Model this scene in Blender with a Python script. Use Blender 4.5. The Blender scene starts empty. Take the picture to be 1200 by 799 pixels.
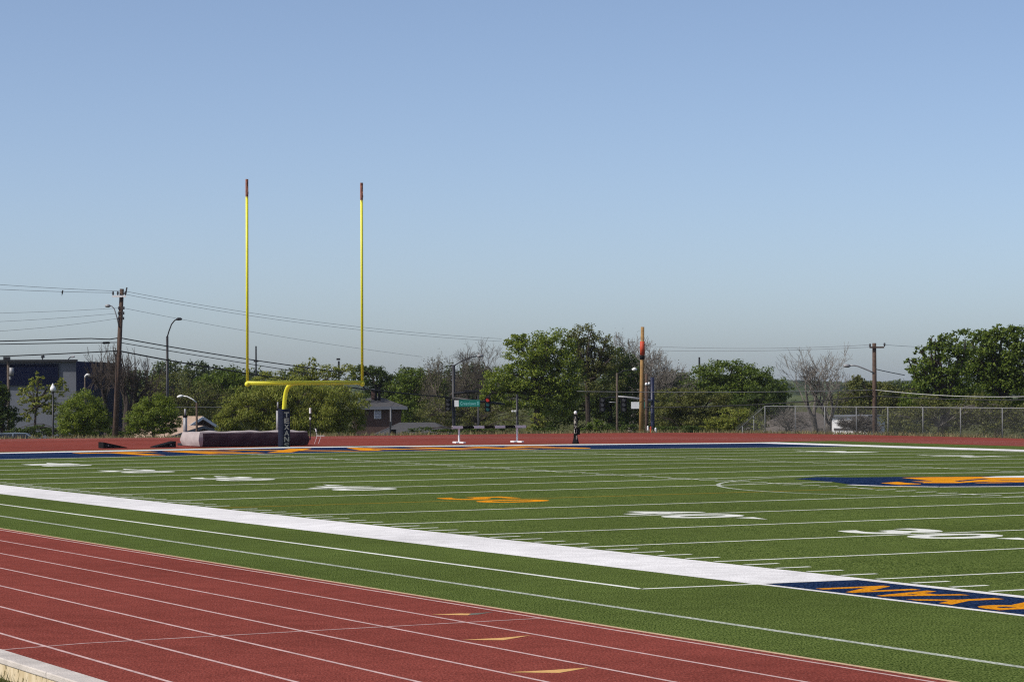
import bpy, math, random
import numpy as np
from mathutils import Matrix, Vector

rng = np.random.default_rng(7)
random.seed(7)
sc = bpy.context.scene
C = sc.collection
R = math.radians

# ------------------------------------------------------------------ camera solved from the field markings
F, CX, CY, CZ, YAW, PIT, ROL = 3181.638, 60.4005, -22.1418, 2.7875, 2.680917, 0.017349, -0.004283
D_ = np.array([math.cos(PIT)*math.cos(YAW), math.cos(PIT)*math.sin(YAW), math.sin(PIT)])
r0 = np.cross(D_, [0, 0, 1]); r0 /= np.linalg.norm(r0); u0 = np.cross(r0, D_)
RV = r0*math.cos(ROL) + u0*math.sin(ROL)
UV = -r0*math.sin(ROL) + u0*math.cos(ROL)
EYE = np.array([CX, CY, CZ])
RH = np.array([r0[0], r0[1], 0.0])                       # level right
DH = np.array([math.cos(YAW), math.sin(YAW), 0.0])       # level away
UP = np.array([0, 0, 1.0])

def at(u, v, D):
    """world point D metres away in the direction that the survey photo has at (u, v)"""
    return EYE + D*(D_ + RV*(u-600)/F - UV*(v-399.5)/F)

cam_d = bpy.data.cameras.new('camera'); cam = bpy.data.objects.new('camera', cam_d); C.objects.link(cam)
cam_d.sensor_fit = 'HORIZONTAL'; cam_d.sensor_width = 36; cam_d.lens = F/1200*36
cam_d.clip_start = 0.5; cam_d.clip_end = 20000
M = Matrix(((RV[0], UV[0], -D_[0], CX), (RV[1], UV[1], -D_[1], CY), (RV[2], UV[2], -D_[2], CZ), (0, 0, 0, 1)))
cam.matrix_world = M
sc.camera = cam

# ------------------------------------------------------------------ light
SUN_AZ = math.atan2(-0.03, -1.0)      # x, y of the direction to the sun
SUN_EL = R(44)
w = bpy.data.worlds.new('World'); sc.world = w; w.use_nodes = True
nt = w.node_tree; bg = nt.nodes['Background']
sky = nt.nodes.new('ShaderNodeTexSky'); sky.sky_type = 'NISHITA'; sky.sun_disc = False
sky.sun_elevation = SUN_EL; sky.sun_rotation = SUN_AZ
sky.altitude = 200; sky.air_density = 0.50; sky.dust_density = 1.38; sky.ozone_density = 0.3
nt.links.new(sky.outputs[0], bg.inputs[0]); bg.inputs[1].default_value = 0.145
sd = bpy.data.lights.new('sun', 'SUN'); sd.energy = 4.0; sd.angle = R(0.5); sd.color = (1.0, 0.95, 0.87)
so = bpy.data.objects.new('sun', sd); C.objects.link(so)
sv = Vector((math.sin(SUN_AZ)*math.cos(SUN_EL), math.cos(SUN_AZ)*math.cos(SUN_EL), math.sin(SUN_EL)))
so.rotation_euler = sv.to_track_quat('Z', 'Y').to_euler(); so.location = (0, 0, 60)
vs = sc.view_settings; vs.view_transform = 'Standard'; vs.look = 'None'; vs.exposure = 0.06; vs.gamma = 1.0
sc.cycles.use_denoising = False; sc.cycles.filter_width = 1.2
sc.cycles.max_bounces = 6; sc.cycles.transparent_max_bounces = 8
sc.cycles.volume_bounces = 0

# ------------------------------------------------------------------ materials
def mat(name, col, rough=0.7, var=0.12, scale=3.0, metal=0.0, spec=0.3, bump=0.0, bscale=None):
    m = bpy.data.materials.new(name); m.use_nodes = True
    n = m.node_tree.nodes; l = m.node_tree.links; b = n['Principled BSDF']
    b.inputs['Roughness'].default_value = rough; b.inputs['Metallic'].default_value = metal
    b.inputs['Specular IOR Level'].default_value = spec
    tc = n.new('ShaderNodeTexCoord'); nz = n.new('ShaderNodeTexNoise'); nz.inputs['Scale'].default_value = scale
    nz.inputs['Detail'].default_value = 5; l.new(tc.outputs['Object'], nz.inputs['Vector'])
    mr = n.new('ShaderNodeMapRange'); mr.inputs[1].default_value = 0.25; mr.inputs[2].default_value = 0.75
    mr.inputs[3].default_value = 1-var; mr.inputs[4].default_value = 1+var; l.new(nz.outputs[0], mr.inputs[0])
    mx = n.new('ShaderNodeVectorMath'); mx.operation = 'SCALE'; mx.inputs[0].default_value = col[:3]
    l.new(mr.outputs[0], mx.inputs['Scale']); l.new(mx.outputs[0], b.inputs['Base Color'])
    if bump:
        nb = n.new('ShaderNodeTexNoise'); nb.inputs['Scale'].default_value = bscale or scale*4; nb.inputs['Detail'].default_value = 4
        l.new(tc.outputs['Object'], nb.inputs['Vector'])
        bp = n.new('ShaderNodeBump'); bp.inputs['Strength'].default_value = bump; bp.inputs['Distance'].default_value = 0.02
        l.new(nb.outputs[0], bp.inputs['Height']); l.new(bp.outputs[0], b.inputs['Normal'])
    return m

def noise_mix(n, l, vec, scale, detail, lo, hi, c1, c2):
    nz = n.new('ShaderNodeTexNoise'); nz.inputs['Scale'].default_value = scale; nz.inputs['Detail'].default_value = detail
    l.new(vec, nz.inputs['Vector'])
    mr = n.new('ShaderNodeMapRange'); mr.inputs[1].default_value = lo; mr.inputs[2].default_value = hi
    l.new(nz.outputs[0], mr.inputs[0])
    mx = n.new('ShaderNodeMix'); mx.data_type = 'RGBA'; l.new(mr.outputs[0], mx.inputs[0])
    for i, c in ((6, c1), (7, c2)):
        if isinstance(c, tuple): mx.inputs[i].default_value = (*c, 1)
        else: l.new(c, mx.inputs[i])
    return mx.outputs[2]

def ground_mat(name, dark, light, fine, patch_a=None, rough=0.9, fleck=None, spec=0.0, bump=0.5, broad=0.16, nap=1.0):
    """granular outdoor surface: fine grain, mid blotches and broad worn patches"""
    m = bpy.data.materials.new(name); m.use_nodes = True
    n = m.node_tree.nodes; l = m.node_tree.links; b = n['Principled BSDF']
    b.inputs['Roughness'].default_value = rough; b.inputs['Specular IOR Level'].default_value = spec
    tc = n.new('ShaderNodeTexCoord'); v = tc.outputs['Object']
    mp = n.new('ShaderNodeMapping'); l.new(v, mp.inputs[0]); fv = mp.outputs[0]      # the fibres lie over along one direction
    mp.vector_type = 'TEXTURE'; mp.inputs['Rotation'].default_value[2] = R(158); mp.inputs['Scale'].default_value = (nap, 1, 1)
    c = noise_mix(n, l, fv, fine, 3, 0.36, 0.64, dark, light)
    if fleck: c = noise_mix(n, l, fv, fine*1.6, 1, 0.68, 0.74, c, fleck)
    nz = n.new('ShaderNodeTexNoise'); nz.inputs['Scale'].default_value = broad; nz.inputs['Detail'].default_value = 6
    l.new(v, nz.inputs['Vector'])
    n2 = n.new('ShaderNodeTexNoise'); n2.inputs['Scale'].default_value = 2.2; n2.inputs['Detail'].default_value = 4
    l.new(v, n2.inputs['Vector'])
    ad = n.new('ShaderNodeMath'); ad.operation = 'ADD'; l.new(nz.outputs[0], ad.inputs[0]); l.new(n2.outputs[0], ad.inputs[1])
    mr = n.new('ShaderNodeMapRange'); mr.inputs[1].default_value = 0.7; mr.inputs[2].default_value = 1.3
    mr.inputs[3].default_value = 0.82; mr.inputs[4].default_value = 1.18; l.new(ad.outputs[0], mr.inputs[0])
    s = n.new('ShaderNodeVectorMath'); s.operation = 'SCALE'; l.new(c, s.inputs[0]); l.new(mr.outputs[0], s.inputs['Scale'])
    l.new(s.outputs[0], b.inputs['Base Color'])
    nb = n.new('ShaderNodeTexNoise'); nb.inputs['Scale'].default_value = fine; nb.inputs['Detail'].default_value = 2
    l.new(v, nb.inputs['Vector'])
    bp = n.new('ShaderNodeBump'); bp.inputs['Strength'].default_value = bump; bp.inputs['Distance'].default_value = 0.02
    l.new(nb.outputs[0], bp.inputs['Height']); l.new(bp.outputs[0], b.inputs['Normal'])
    return m

def leaf_mat(name, a, b_, trans=0.42, hi=None):
    m = bpy.data.materials.new(name); m.use_nodes = True
    n = m.node_tree.nodes; l = m.node_tree.links; p = n['Principled BSDF']; out = n['Material Output']
    p.inputs['Roughness'].default_value = 0.55; p.inputs['Specular IOR Level'].default_value = 0.25
    g = n.new('ShaderNodeNewGeometry')
    cr = n.new('ShaderNodeValToRGB'); cr.color_ramp.elements[0].color = (*a, 1); cr.color_ramp.elements[1].color = (*b_, 1)
    if hi:
        e = cr.color_ramp.elements.new(0.9); e.color = (*b_, 1); cr.color_ramp.elements[-1].color = (*hi, 1)
    l.new(g.outputs['Random Per Island'], cr.inputs[0]); l.new(cr.outputs[0], p.inputs['Base Color'])
    t = n.new('ShaderNodeBsdfTranslucent'); l.new(cr.outputs[0], t.inputs[0])
    mx = n.new('ShaderNodeMixShader'); mx.inputs[0].default_value = trans
    l.new(p.outputs[0], mx.inputs[1]); l.new(t.outputs[0], mx.inputs[2]); l.new(mx.outputs[0], out.inputs[0])
    return m

def stained(name, a, b_, c_):
    m = bpy.data.materials.new(name); m.use_nodes = True; n = m.node_tree.nodes; l = m.node_tree.links; p_ = n['Principled BSDF']
    p_.inputs['Roughness'].default_value = 0.95; p_.inputs['Specular IOR Level'].default_value = 0.05
    tc = n.new('ShaderNodeTexCoord'); mp = n.new('ShaderNodeMapping'); mp.inputs['Scale'].default_value = (1, 1, 0.35); l.new(tc.outputs['Object'], mp.inputs[0])
    c = noise_mix(n, l, mp.outputs[0], 14, 4, 0.4, 0.6, a, b_)
    c = noise_mix(n, l, tc.outputs['Object'], 9, 5, 0.60, 0.67, c, c_)
    l.new(c, p_.inputs['Base Color']); return m

MT = dict(
    turf=ground_mat('turf', (0.012, 0.029, 0.005), (0.134, 0.174, 0.047), 52, fleck=(0.22, 0.25, 0.1), bump=0.0, nap=3.6),
    dirt=ground_mat('rough_grass', (0.035, 0.045, 0.016), (0.10, 0.10, 0.04), 6),
    track=ground_mat('track_rubber', (0.136, 0.034, 0.028), (0.240, 0.060, 0.047), 46, fleck=(0.37, 0.14, 0.11), bump=0.0, nap=4.0),
    white_turf=ground_mat('white_turf_fibre', (0.56, 0.545, 0.545), (0.74, 0.73, 0.73), 45, bump=0.0, nap=4.5),
    line_turf=ground_mat('white_line_fibre', (0.56, 0.58, 0.53), (0.70, 0.70, 0.66), 22, bump=0.2),
    grey_turf=ground_mat('faded_white_fibre', (0.24, 0.27, 0.21), (0.46, 0.48, 0.43), 30, bump=0.0, nap=4.5),
    navy_turf=ground_mat('navy_turf_fibre', (0.003, 0.009, 0.030), (0.022, 0.042, 0.105), 34, bump=0.0, nap=4.5),
    orange_turf=ground_mat('orange_turf_fibre', (0.44, 0.165, 0.008), (0.74, 0.30, 0.018), 34, bump=0.0, nap=4.5),
    dull_orange=ground_mat('worn_orange_fibre', (0.16, 0.13, 0.02), (0.26, 0.17, 0.025), 22, bump=0.3),
    pink_line=mat('track_line_paint', (0.52, 0.36, 0.345), 0.9, 0.3, 8, spec=0.0),
    tan_edge=mat('tan_edging', (0.52, 0.36, 0.22), 0.8, 0.2, 5),
    tan_paint=mat('yellow_track_paint', (0.62, 0.36, 0.12), 0.8, 0.15, 9),
    green_paint=mat('grey_green_track_paint', (0.13, 0.13, 0.10), 0.8, 0.15, 9),
    concrete=mat('concrete', (0.50, 0.455, 0.415), 0.9, 0.22, 2.5, bump=0.4, bscale=40),
    wall_conc=stained('stained_concrete', (0.62, 0.52, 0.36), (0.50, 0.40, 0.25), (0.10, 0.085, 0.035)),
    yellow=mat('yellow_powder_coat', (0.70, 0.66, 0.03), 0.5, 0.06, 2, spec=0.5),
    ribbon=mat('weathered_red_ribbon', (0.24, 0.10, 0.07), 0.8, 0.5, 6),
    pad=mat('navy_vinyl', (0.008, 0.011, 0.026), 0.7, 0.15, 3, spec=0.15),
    letter=mat('cream_lettering', (0.36, 0.345, 0.29), 0.6, 0.1, 5),
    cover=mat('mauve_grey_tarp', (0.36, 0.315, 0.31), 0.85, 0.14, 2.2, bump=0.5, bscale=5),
    cover_shaded=mat('shaded_tarp', (0.050, 0.031, 0.040), 0.9, 0.2, 2.2, spec=0.05, bump=0.5, bscale=5),  # tarp colour darkened to plum to stand for the mat's shaded sides
    black=mat('black_rubber', (0.010, 0.010, 0.011), 0.85, 0.2, 4, spec=0.05),
    grey_metal=mat('galvanised_steel', (0.26, 0.26, 0.27), 0.55, 0.15, 6, metal=0.3),
    fence_steel=mat('dull_galvanised_steel', (0.19, 0.195, 0.20), 0.7, 0.15, 6, metal=0.2),
    white_paint=mat('white_paint', (0.74, 0.74, 0.74), 0.5, 0.08, 4),
    dark_metal=mat('dark_bronze_metal', (0.018, 0.018, 0.022), 0.45, 0.2, 6),
    navy_metal=mat('navy_painted_steel', (0.012, 0.016, 0.045), 0.4, 0.2, 6),
    creosote=mat('creosoted_timber', (0.075, 0.048, 0.036), 0.85, 0.35, 5, bump=0.5),
    pine=mat('new_pine_pole', (0.27, 0.16, 0.06), 0.85, 0.25, 4, bump=0.4),
    red_wrap=mat('orange_red_sleeve', (0.44, 0.06, 0.025), 0.6, 0.1, 4),
    insul=mat('grey_insulator', (0.05, 0.05, 0.055), 0.4, 0.2, 5),
    wire=mat('black_cable', (0.02, 0.02, 0.022), 0.6, 0.1, 4),
    wire_thin=mat('grey_conductor', (0.14, 0.14, 0.15), 0.5, 0.1, 4, metal=0.3),
    wire_light=mat('bright_conductor', (0.32, 0.32, 0.31), 0.5, 0.1, 4, metal=0.3),
    sign_green=mat('teal_green_sign', (0.005, 0.16, 0.125), 0.4, 0.08, 4),
    red_glow=mat('red_signal_lens', (0.5, 0.03, 0.02), 0.3, 0.05, 4),
    teal_lens=mat('dark_teal_lens', (0.012, 0.07, 0.075), 0.3, 0.05, 4),
    navy_wall=mat('navy_cladding', (0.002, 0.0045, 0.021), 0.8, 0.2, 0.6, spec=0.05),
    grey_wall=mat('blue_grey_stucco', (0.135, 0.145, 0.17), 0.8, 0.1, 0.6),
    brick=mat('dark_brick', (0.085, 0.052, 0.045), 0.9, 0.3, 8),
    shingle=mat('grey_shingle', (0.062, 0.060, 0.062), 0.9, 0.25, 5, bump=0.5),
    shingle_tan=mat('tan_shingle', (0.36, 0.26, 0.195), 0.9, 0.2, 4, bump=0.4),
    shingle_brown=mat('brown_shingle', (0.105, 0.090, 0.078), 0.9, 0.25, 4, bump=0.4),
    glass=mat('window_glass', (0.02, 0.025, 0.035), 0.25, 0.1, 2, spec=0.3),
    blind=mat('window_blind', (0.30, 0.30, 0.36), 0.6, 0.1, 4),
    car=mat('silver_blue_car_paint', (0.24, 0.29, 0.36), 0.3, 0.04, 1, metal=0.4, spec=0.6),
    asphalt=ground_mat('asphalt', (0.04, 0.04, 0.042), (0.065, 0.065, 0.066), 12),
    bark=mat('grey_brown_bark', (0.085, 0.066, 0.052), 0.95, 0.35, 6, bump=0.6),
    bark_dark=mat('dark_bark', (0.045, 0.034, 0.028), 0.95, 0.35, 6, bump=0.6),
    twig=mat('pale_twig_bark', (0.125, 0.112, 0.098), 0.95, 0.3, 3),
    twig_brown=mat('brown_twig_bark', (0.075, 0.063, 0.052), 0.95, 0.3, 3),
    bird=mat('black_plumage', (0.02, 0.02, 0.02), 0.7, 0.2, 8),
)
LF = dict(
    mid=leaf_mat('mid_green_leaf', (0.054, 0.095, 0.011), (0.157, 0.209, 0.023)),
    dark=leaf_mat('dark_green_leaf', (0.031, 0.057, 0.010), (0.092, 0.130, 0.018)),
    bright=leaf_mat('bright_green_leaf', (0.087, 0.143, 0.015), (0.237, 0.280, 0.029)),
    yellow=leaf_mat('yellow_green_leaf', (0.149, 0.195, 0.024), (0.290, 0.290, 0.052)),
    olive=leaf_mat('olive_leaf', (0.078, 0.093, 0.022), (0.193, 0.198, 0.049)),
    grey=leaf_mat('dry_bud_leaf', (0.085, 0.08, 0.045), (0.17, 0.155, 0.085)),
    far=leaf_mat('far_wood_leaf', (0.034, 0.057, 0.018), (0.092, 0.118, 0.034)),
    straw=leaf_mat('straw_blade', (0.13, 0.115, 0.045), (0.34, 0.27, 0.13)),
    weed=leaf_mat('weed_blade', (0.05, 0.07, 0.02), (0.19, 0.17, 0.06)),
)

# ------------------------------------------------------------------ object helpers
def link(name, me, m=None, parent=None):
    o = bpy.data.objects.new(name, me); C.objects.link(o)
    if m is not None:
        for q in (m if isinstance(m, (list, tuple)) else [m]): me.materials.append(q)
    if parent is not None: o.parent = parent
    return o

def tag(o, label=None, cat=None, group=None, kind=None):
    if label: o['label'] = label
    if cat: o['category'] = cat
    if group: o['group'] = group
    if kind: o['kind'] = kind
    return o

def thing(name, label, cat, group=None):
    o = bpy.data.objects.new(name, None); C.objects.link(o); o.empty_display_size = 0.2
    return tag(o, label, cat, group)

class MB:
    def __init__(s): s.v = []; s.f = []
    def add(s, vs_, fs):
        b = len(s.v); s.v += [tuple(map(float, q)) for q in vs_]; s.f += [tuple(b+i for i in f) for f in fs]; return s
    def box(s, c, sx, sy, sz, ax=None, ay=None, az=None):
        ax = np.array(ax if ax is not None else (1, 0, 0), float); ay = np.array(ay if ay is not None else (0, 1, 0), float)
        az = np.array(az if az is not None else (0, 0, 1), float); c = np.array(c, float)
        p = [c+ax*sx*i/2+ay*sy*j/2+az*sz*k/2 for k in (-1, 1) for j in (-1, 1) for i in (-1, 1)]
        return s.add(p, [(0, 2, 3, 1), (4, 5, 7, 6), (0, 1, 5, 4), (2, 6, 7, 3), (0, 4, 6, 2), (1, 3, 7, 5)])
    def tube(s, pts, rad, n=8, cap=True):
        pts = [np.array(p, float) for p in pts]; k = len(pts)
        rad = [rad]*k if np.isscalar(rad) else rad
        base = len(s.v); prev = None
        for i, p in enumerate(pts):
            t = pts[min(i+1, k-1)] - pts[max(i-1, 0)]; t /= (np.linalg.norm(t)+1e-12)
            a = prev if prev is not None else (np.array([1., 0, 0]) if abs(t[0]) < .8 else np.array([0, 1., 0]))
            a = a - t*np.dot(a, t); a /= np.linalg.norm(a); prev = a; b = np.cross(t, a)
            for j in range(n):
                q = p + rad[i]*(a*math.cos(2*math.pi*j/n)+b*math.sin(2*math.pi*j/n)); s.v.append(tuple(q))
        for i in range(k-1):
            for j in range(n):
                s.f.append((base+i*n+j, base+i*n+(j+1) % n, base+(i+1)*n+(j+1) % n, base+(i+1)*n+j))
        if cap:
            s.f.append(tuple(base+j for j in reversed(range(n)))); s.f.append(tuple(base+(k-1)*n+j for j in range(n)))
        return s
    def ball(s, c, rx, rz=None, n=10, m=7):
        rz = rz or rx; b = len(s.v)
        for i in range(m+1):
            th = math.pi*i/m
            for j in range(n):
                ph = 2*math.pi*j/n
                s.v.append((c[0]+rx*math.sin(th)*math.cos(ph), c[1]+rx*math.sin(th)*math.sin(ph), c[2]+rz*math.cos(th)))
        for i in range(m):
            for j in range(n): s.f.append((b+i*n+j, b+(i+1)*n+j, b+(i+1)*n+(j+1) % n, b+i*n+(j+1) % n))
        return s
    def build(s, name, m, parent=None, smooth=False, bevel=0.0):
        me = bpy.data.meshes.new(name); me.from_pydata(s.v, [], s.f); me.validate(); me.update()
        if smooth: me.shade_smooth()
        o = link(name, me, m, parent)
        if bevel:
            bv = o.modifiers.new('bevel', 'BEVEL'); bv.width = bevel; bv.segments = 2
        return o

# ------------------------------------------------------------------ the field: crowned turf, markings laid on it
W = 48.77; HW = W/2; CROWN = 0.1145
def fz(y):
    y = np.asarray(y, float)
    return np.where((y > 0) & (y < W), CROWN*(1-np.abs(y-HW)/HW), 0.0)
YD = 0.9144
def xl(yd): return (50-yd)*YD

def on(u, v):
    z = 0.0
    for _ in range(5):
        d = D_ + RV*(u-600)/F - UV*(v-399.5)/F
        p = EYE + d*((z-CZ)/d[2]); z = float(fz(p[1]))
    return (p[0], p[1])

def clip(poly, y0, y1):
    def half(pl, yc, keep):
        out = []
        for i, p in enumerate(pl):
            q = pl[(i+1) % len(pl)]; a, b = keep*(p[1]-yc), keep*(q[1]-yc)
            if a >= 0: out.append(p)
            if a*b < 0:
                t = a/(a-b); out.append((p[0]+t*(q[0]-p[0]), yc))
        return out
    return half(half(poly, y0, 1), y1, -1)

class Paint(MB):
    def poly(s, pl, lift=0.004):
        lift = lift*0.42 if lift > 0 else lift
        for a, b in ((-60, 0), (0, HW), (HW, W), (W, 90)):
            q = clip(list(pl), a, b)
            if len(q) > 2:
                ar = sum(q[i][0]*q[(i+1) % len(q)][1]-q[(i+1) % len(q)][0]*q[i][1] for i in range(len(q)))
                if abs(ar) < 1e-6: continue
                if ar < 0: q = q[::-1]
                s.add([(x, y, float(fz(min(max(y, 0), W)))+lift) for x, y in q], [tuple(range(len(q)))])
        return s
    def rect(s, x0, x1, y0, y1, lift=0.004): return s.poly([(x0, y0), (x1, y0), (x1, y1), (x0, y1)], lift)
    def strip(s, pts, wd, lift=0.004):
        for (x0, y0), (x1, y1) in zip(pts[:-1], pts[1:]):
            d = math.hypot(x1-x0, y1-y0)+1e-9; nx, ny = -(y1-y0)/d*wd/2, (x1-x0)/d*wd/2
            s.poly([(x0+nx, y0+ny), (x0-nx, y0-ny), (x1-nx, y1-ny), (x1+nx, y1+ny)], lift)
        return s

def text_mesh(txt, bold=0.02):
    cu = bpy.data.curves.new('t', 'FONT'); cu.body = txt; cu.offset = bold; cu.resolution_u = 4; cu.fill_mode = 'FRONT'; cu.space_character = 1.14
    o = bpy.data.objects.new('t', cu); C.objects.link(o)
    dg = bpy.context.evaluated_depsgraph_get(); me = bpy.data.meshes.new_from_object(o.evaluated_get(dg))
    v = np.array([q.co[:] for q in me.vertices]); f = [tuple(p.vertices) for p in me.polygons]
    bpy.data.objects.remove(o); bpy.data.curves.remove(cu); bpy.data.meshes.remove(me)
    mn, mx = v.min(0), v.max(0); v = (v-mn)/np.where(mx-mn > 1e-9, mx-mn, 1)
    return v, f

def paint_text(pb, txt, o, xd, yd, lift=0.008, bold=0.02):
    """letters painted on the turf: o corner, xd / yd the full reading and height vectors"""
    v, f = text_mesh(txt, bold)
    p = np.array(o)[None, :] + v[:, :1]*np.array(xd) + v[:, 1:2]*np.array(yd)
    z = fz(p[:, 1])+lift*0.42
    vv = [(p[i, 0], p[i, 1], z[i]) for i in range(len(p))]
    out = []
    for q in f:
        a = p[list(q)]; ar = sum(a[i, 0]*a[(i+1) % len(a), 1]-a[(i+1) % len(a), 0]*a[i, 1] for i in range(len(a)))
        out.append(q if ar > 0 else q[::-1])
    pb.add(vv, out)

tv = []; tf = []
ys = [-6.95, 0, HW, W, 54.9]
xs = [-57.6, -20, 20, 54.86, 80]
for y in ys:
    for x in xs: tv.append((x, y, float(fz(y))))
for j in range(len(ys)-1):
    for i in range(len(xs)-1):
        a = j*len(xs)+i; tf.append((a, a+1, a+1+len(xs), a+len(xs)))
tb = MB(); tb.add(tv, tf)
field = tb.build('turf_field', MT['turf']); tag(field, kind='structure')

p = Paint(); B = 1.95
p.rect(27.43, -54.86, -B, 0.0)                                  # near wide border
p.rect(27.43, 56, -0.22, 0.0).rect(27.43, 56, -B, -B+0.13)
p.rect(56, -54.86, W, W+B)                                      # far border
p.rect(-54.86, -56.6, -B, W+B)                                  # end border
p.build('sideline_border', MT['white_turf'], field)
p = Paint()
for yd in range(5, 100, 5):
    if yd == 50: continue
    x = xl(yd); wd = 0.10 + 0.0008*yd
    p.rect(x-wd/2, x+wd/2, 0.1, W-0.1)
for yd in (0, 100): p.rect(xl(yd)-0.12, xl(yd)+0.12, 0, W)
p.build('yard_lines', MT['line_turf'], field)
p = Paint(); p.rect(-0.1, 0.1, 0.1, W-0.1); p.build('midfield_line', MT['dull_orange'], field)
p = Paint()
for yd in range(1, 100):
    if yd % 5:
        x = xl(yd)
        for y in (0.10, 18.0, 30.15, W-0.72): p.rect(x-0.065, x+0.065, y, y+0.62)
    else:
        x = xl(yd)
        for y in (18.29, 30.48): p.strip([(x-0.35, y), (x+0.35, y)], 0.12, 0.007)
p.build('hash_marks', MT['line_turf'], field)
# numbers
for yd in range(10, 100, 10):
    n_ = yd if yd <= 50 else 100-yd
    m = MT['orange_turf'] if n_ == 50 else MT['line_turf']
    p = Paint(); x = xl(yd); s_ = str(n_)
    for k, ch in enumerate(s_):
        a = 0.24 if k else -1.72
        paint_text(p, ch, (x+a, 6.42), (1.48, 0), (0, 1.85), bold=0.03)
        paint_text(p, ch, (x-a, W-6.42), (-1.48, 0), (0, -1.85), bold=0.03)
    if n_ != 50:
        sg = 1 if yd < 50 else -1
        for y, t in ((7.75, 1), (W-7.75, 1)):
            x0 = x+sg*2.0
            pl = [(x0, y-0.24), (x0+sg*0.95, y), (x0, y+0.24)]
            p.poly(pl, 0.008)
    tag(p.build('yard_number', m, field))
# end zones, navy with orange capitals
for sg in (-1, 1):
    p = Paint(); p.rect(sg*45.9, sg*54.8, 0.03, W-0.03); ez = p.build('end_zone', MT['navy_turf'], field)
    p = Paint()
    if sg < 0: paint_text(p, 'TEXANS', (-47.2, 13.0), (0, 22.8), (-6.2, 0), 0.009, 0.03)
    if sg < 0: p.build('end_zone_lettering', MT['orange_turf'], field)
# team box panel and its lettering, readable from the field
p = Paint(); p.rect(27.46, 56, -B+0.15, -0.24, 0.004); p.build('team_box_panel', MT['navy_turf'], field)
p = Paint()
for ch, x0, wd in (('N', 29.5, 0.92), ('A', 30.62, 0.98), ('Y', 31.78, 1.02), ('R', 32.78, 0.92)):
    paint_text(p, ch, (x0, -0.56), (-wd, 0), (0, -1.12), 0.009, 0.035)
p.build('team_box_lettering', MT['orange_turf'], field)
# other sport lines
p = Paint(); p.strip([(-60, -3.78), (27.43, -3.8), (27.43, -B)], 0.11); p.build('restraining_line', MT['line_turf'], field)
p = Paint(); p.strip([(-57, -5.45), (0, -5.5), (20, -5.57), (70, -5.68)], 0.115); p.build('faded_touch_line', MT['grey_turf'], field)
p = Paint()
cpts = [(9.15*math.cos(a), HW+9.15*math.sin(a)) for a in np.linspace(0, 2*math.pi, 73)]
p.strip(cpts, 0.12, 0.006); p.build('centre_circle', MT['grey_turf'], field)
# midfield emblem
p = Paint()
p.poly([(-7.2, 20.6), (-8.0, 21.9), (-7.1, 22.6), (-6.2, 24.6), (-5.7, 27.7), (-3.2, 29.6), (2.6, 29.0), (5.4, 26.4), (4.6, 23.6), (1.6, 22.3), (0.45, 20.3), (-0.96, 19.5), (-2.0, 19.3), (-4.5, 20.2)], 0.010)
p.build('emblem_base', MT['navy_turf'], field)
p = Paint()
p.poly([(-5.9, 23.5), (-5.6, 25.6), (-4.9, 27.6), (-2.6, 28.6), (1.6, 28.0), (3.6, 26.2), (1.2, 25.2), (-0.6, 24.3), (-1.0, 22.9), (-2.2, 21.6), (-1.5, 21.1), (-1.5, 20.4), (-2.85, 20.7), (-3.6, 22.0), (-3.0, 22.6), (-4.2, 23.0)], 0.014)
p.build('emblem_figure', MT['orange_turf'], field)
p = Paint()
p.poly([(-2.9, 24.6), (-2.4, 25.9), (-2.0, 25.9), (-2.5, 24.6)], 0.018)
p.poly([(-1.7, 22.8), (-1.2, 23.9), (-0.95, 23.9), (-1.35, 22.8)], 0.018)
for pl in ([(1045, 562.8), (1062, 563.4), (1083, 565.2), (1078, 566.8), (1062, 565.8), (1050, 564.2)], [(1118, 563.6), (1154, 560.7), (1160, 561.3), (1124, 564.4)],
           [(1106, 567.0), (1140, 565.0), (1162, 564.5), (1136, 566.5), (1110, 567.9)], [(1150, 567.6), (1175, 565.8), (1200, 565), (1225, 565.5), (1225, 569), (1195, 569.3), (1170, 568.8)]):
    p.poly([on(*q) for q in pl], 0.018)
p.build('emblem_detail', MT['navy_turf'], field)
p = Paint()
p.strip([(-2.4, 19.35), (-0.96, 19.6), (0.35, 20.4), (1.5, 22.4), (4.5, 23.7)], 0.3, 0.014)
p.poly([on(*q) for q in ((1150, 559.4), (1165, 558.2), (1200, 557.4), (1240, 557.6), (1240, 559.8), (1200, 559.6))], 0.018)
p.build('emblem_trim', MT['white_turf'], field)

# ------------------------------------------------------------------ running track and far apron, one rubber sheet below the turf edge
far_edge = [(-50, -14.07), (-66, -12.2), (-80, -5.5), (-90.5, 5.5), (-93.8, 17), (-93.3, 24), (-91.0, 32), (-89.6, 40), (-89.2, 46), (-89.4, 52), (-88.6, 58), (-86.2, 62.6), (-81.2, 65.6), (-74, 66.8), (-62, 67.2), (-20, 67.0), (85, 67.0)]
tk = MB()
tk.add([(85, -14.07, -0.03), (20, -14.07, -0.03)] + [(x, y, -0.03) for x, y in far_edge], [tuple(reversed(range(len(far_edge)+2)))])
track = tk.build('running_track', MT['track']); tag(track, kind='structure')
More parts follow.
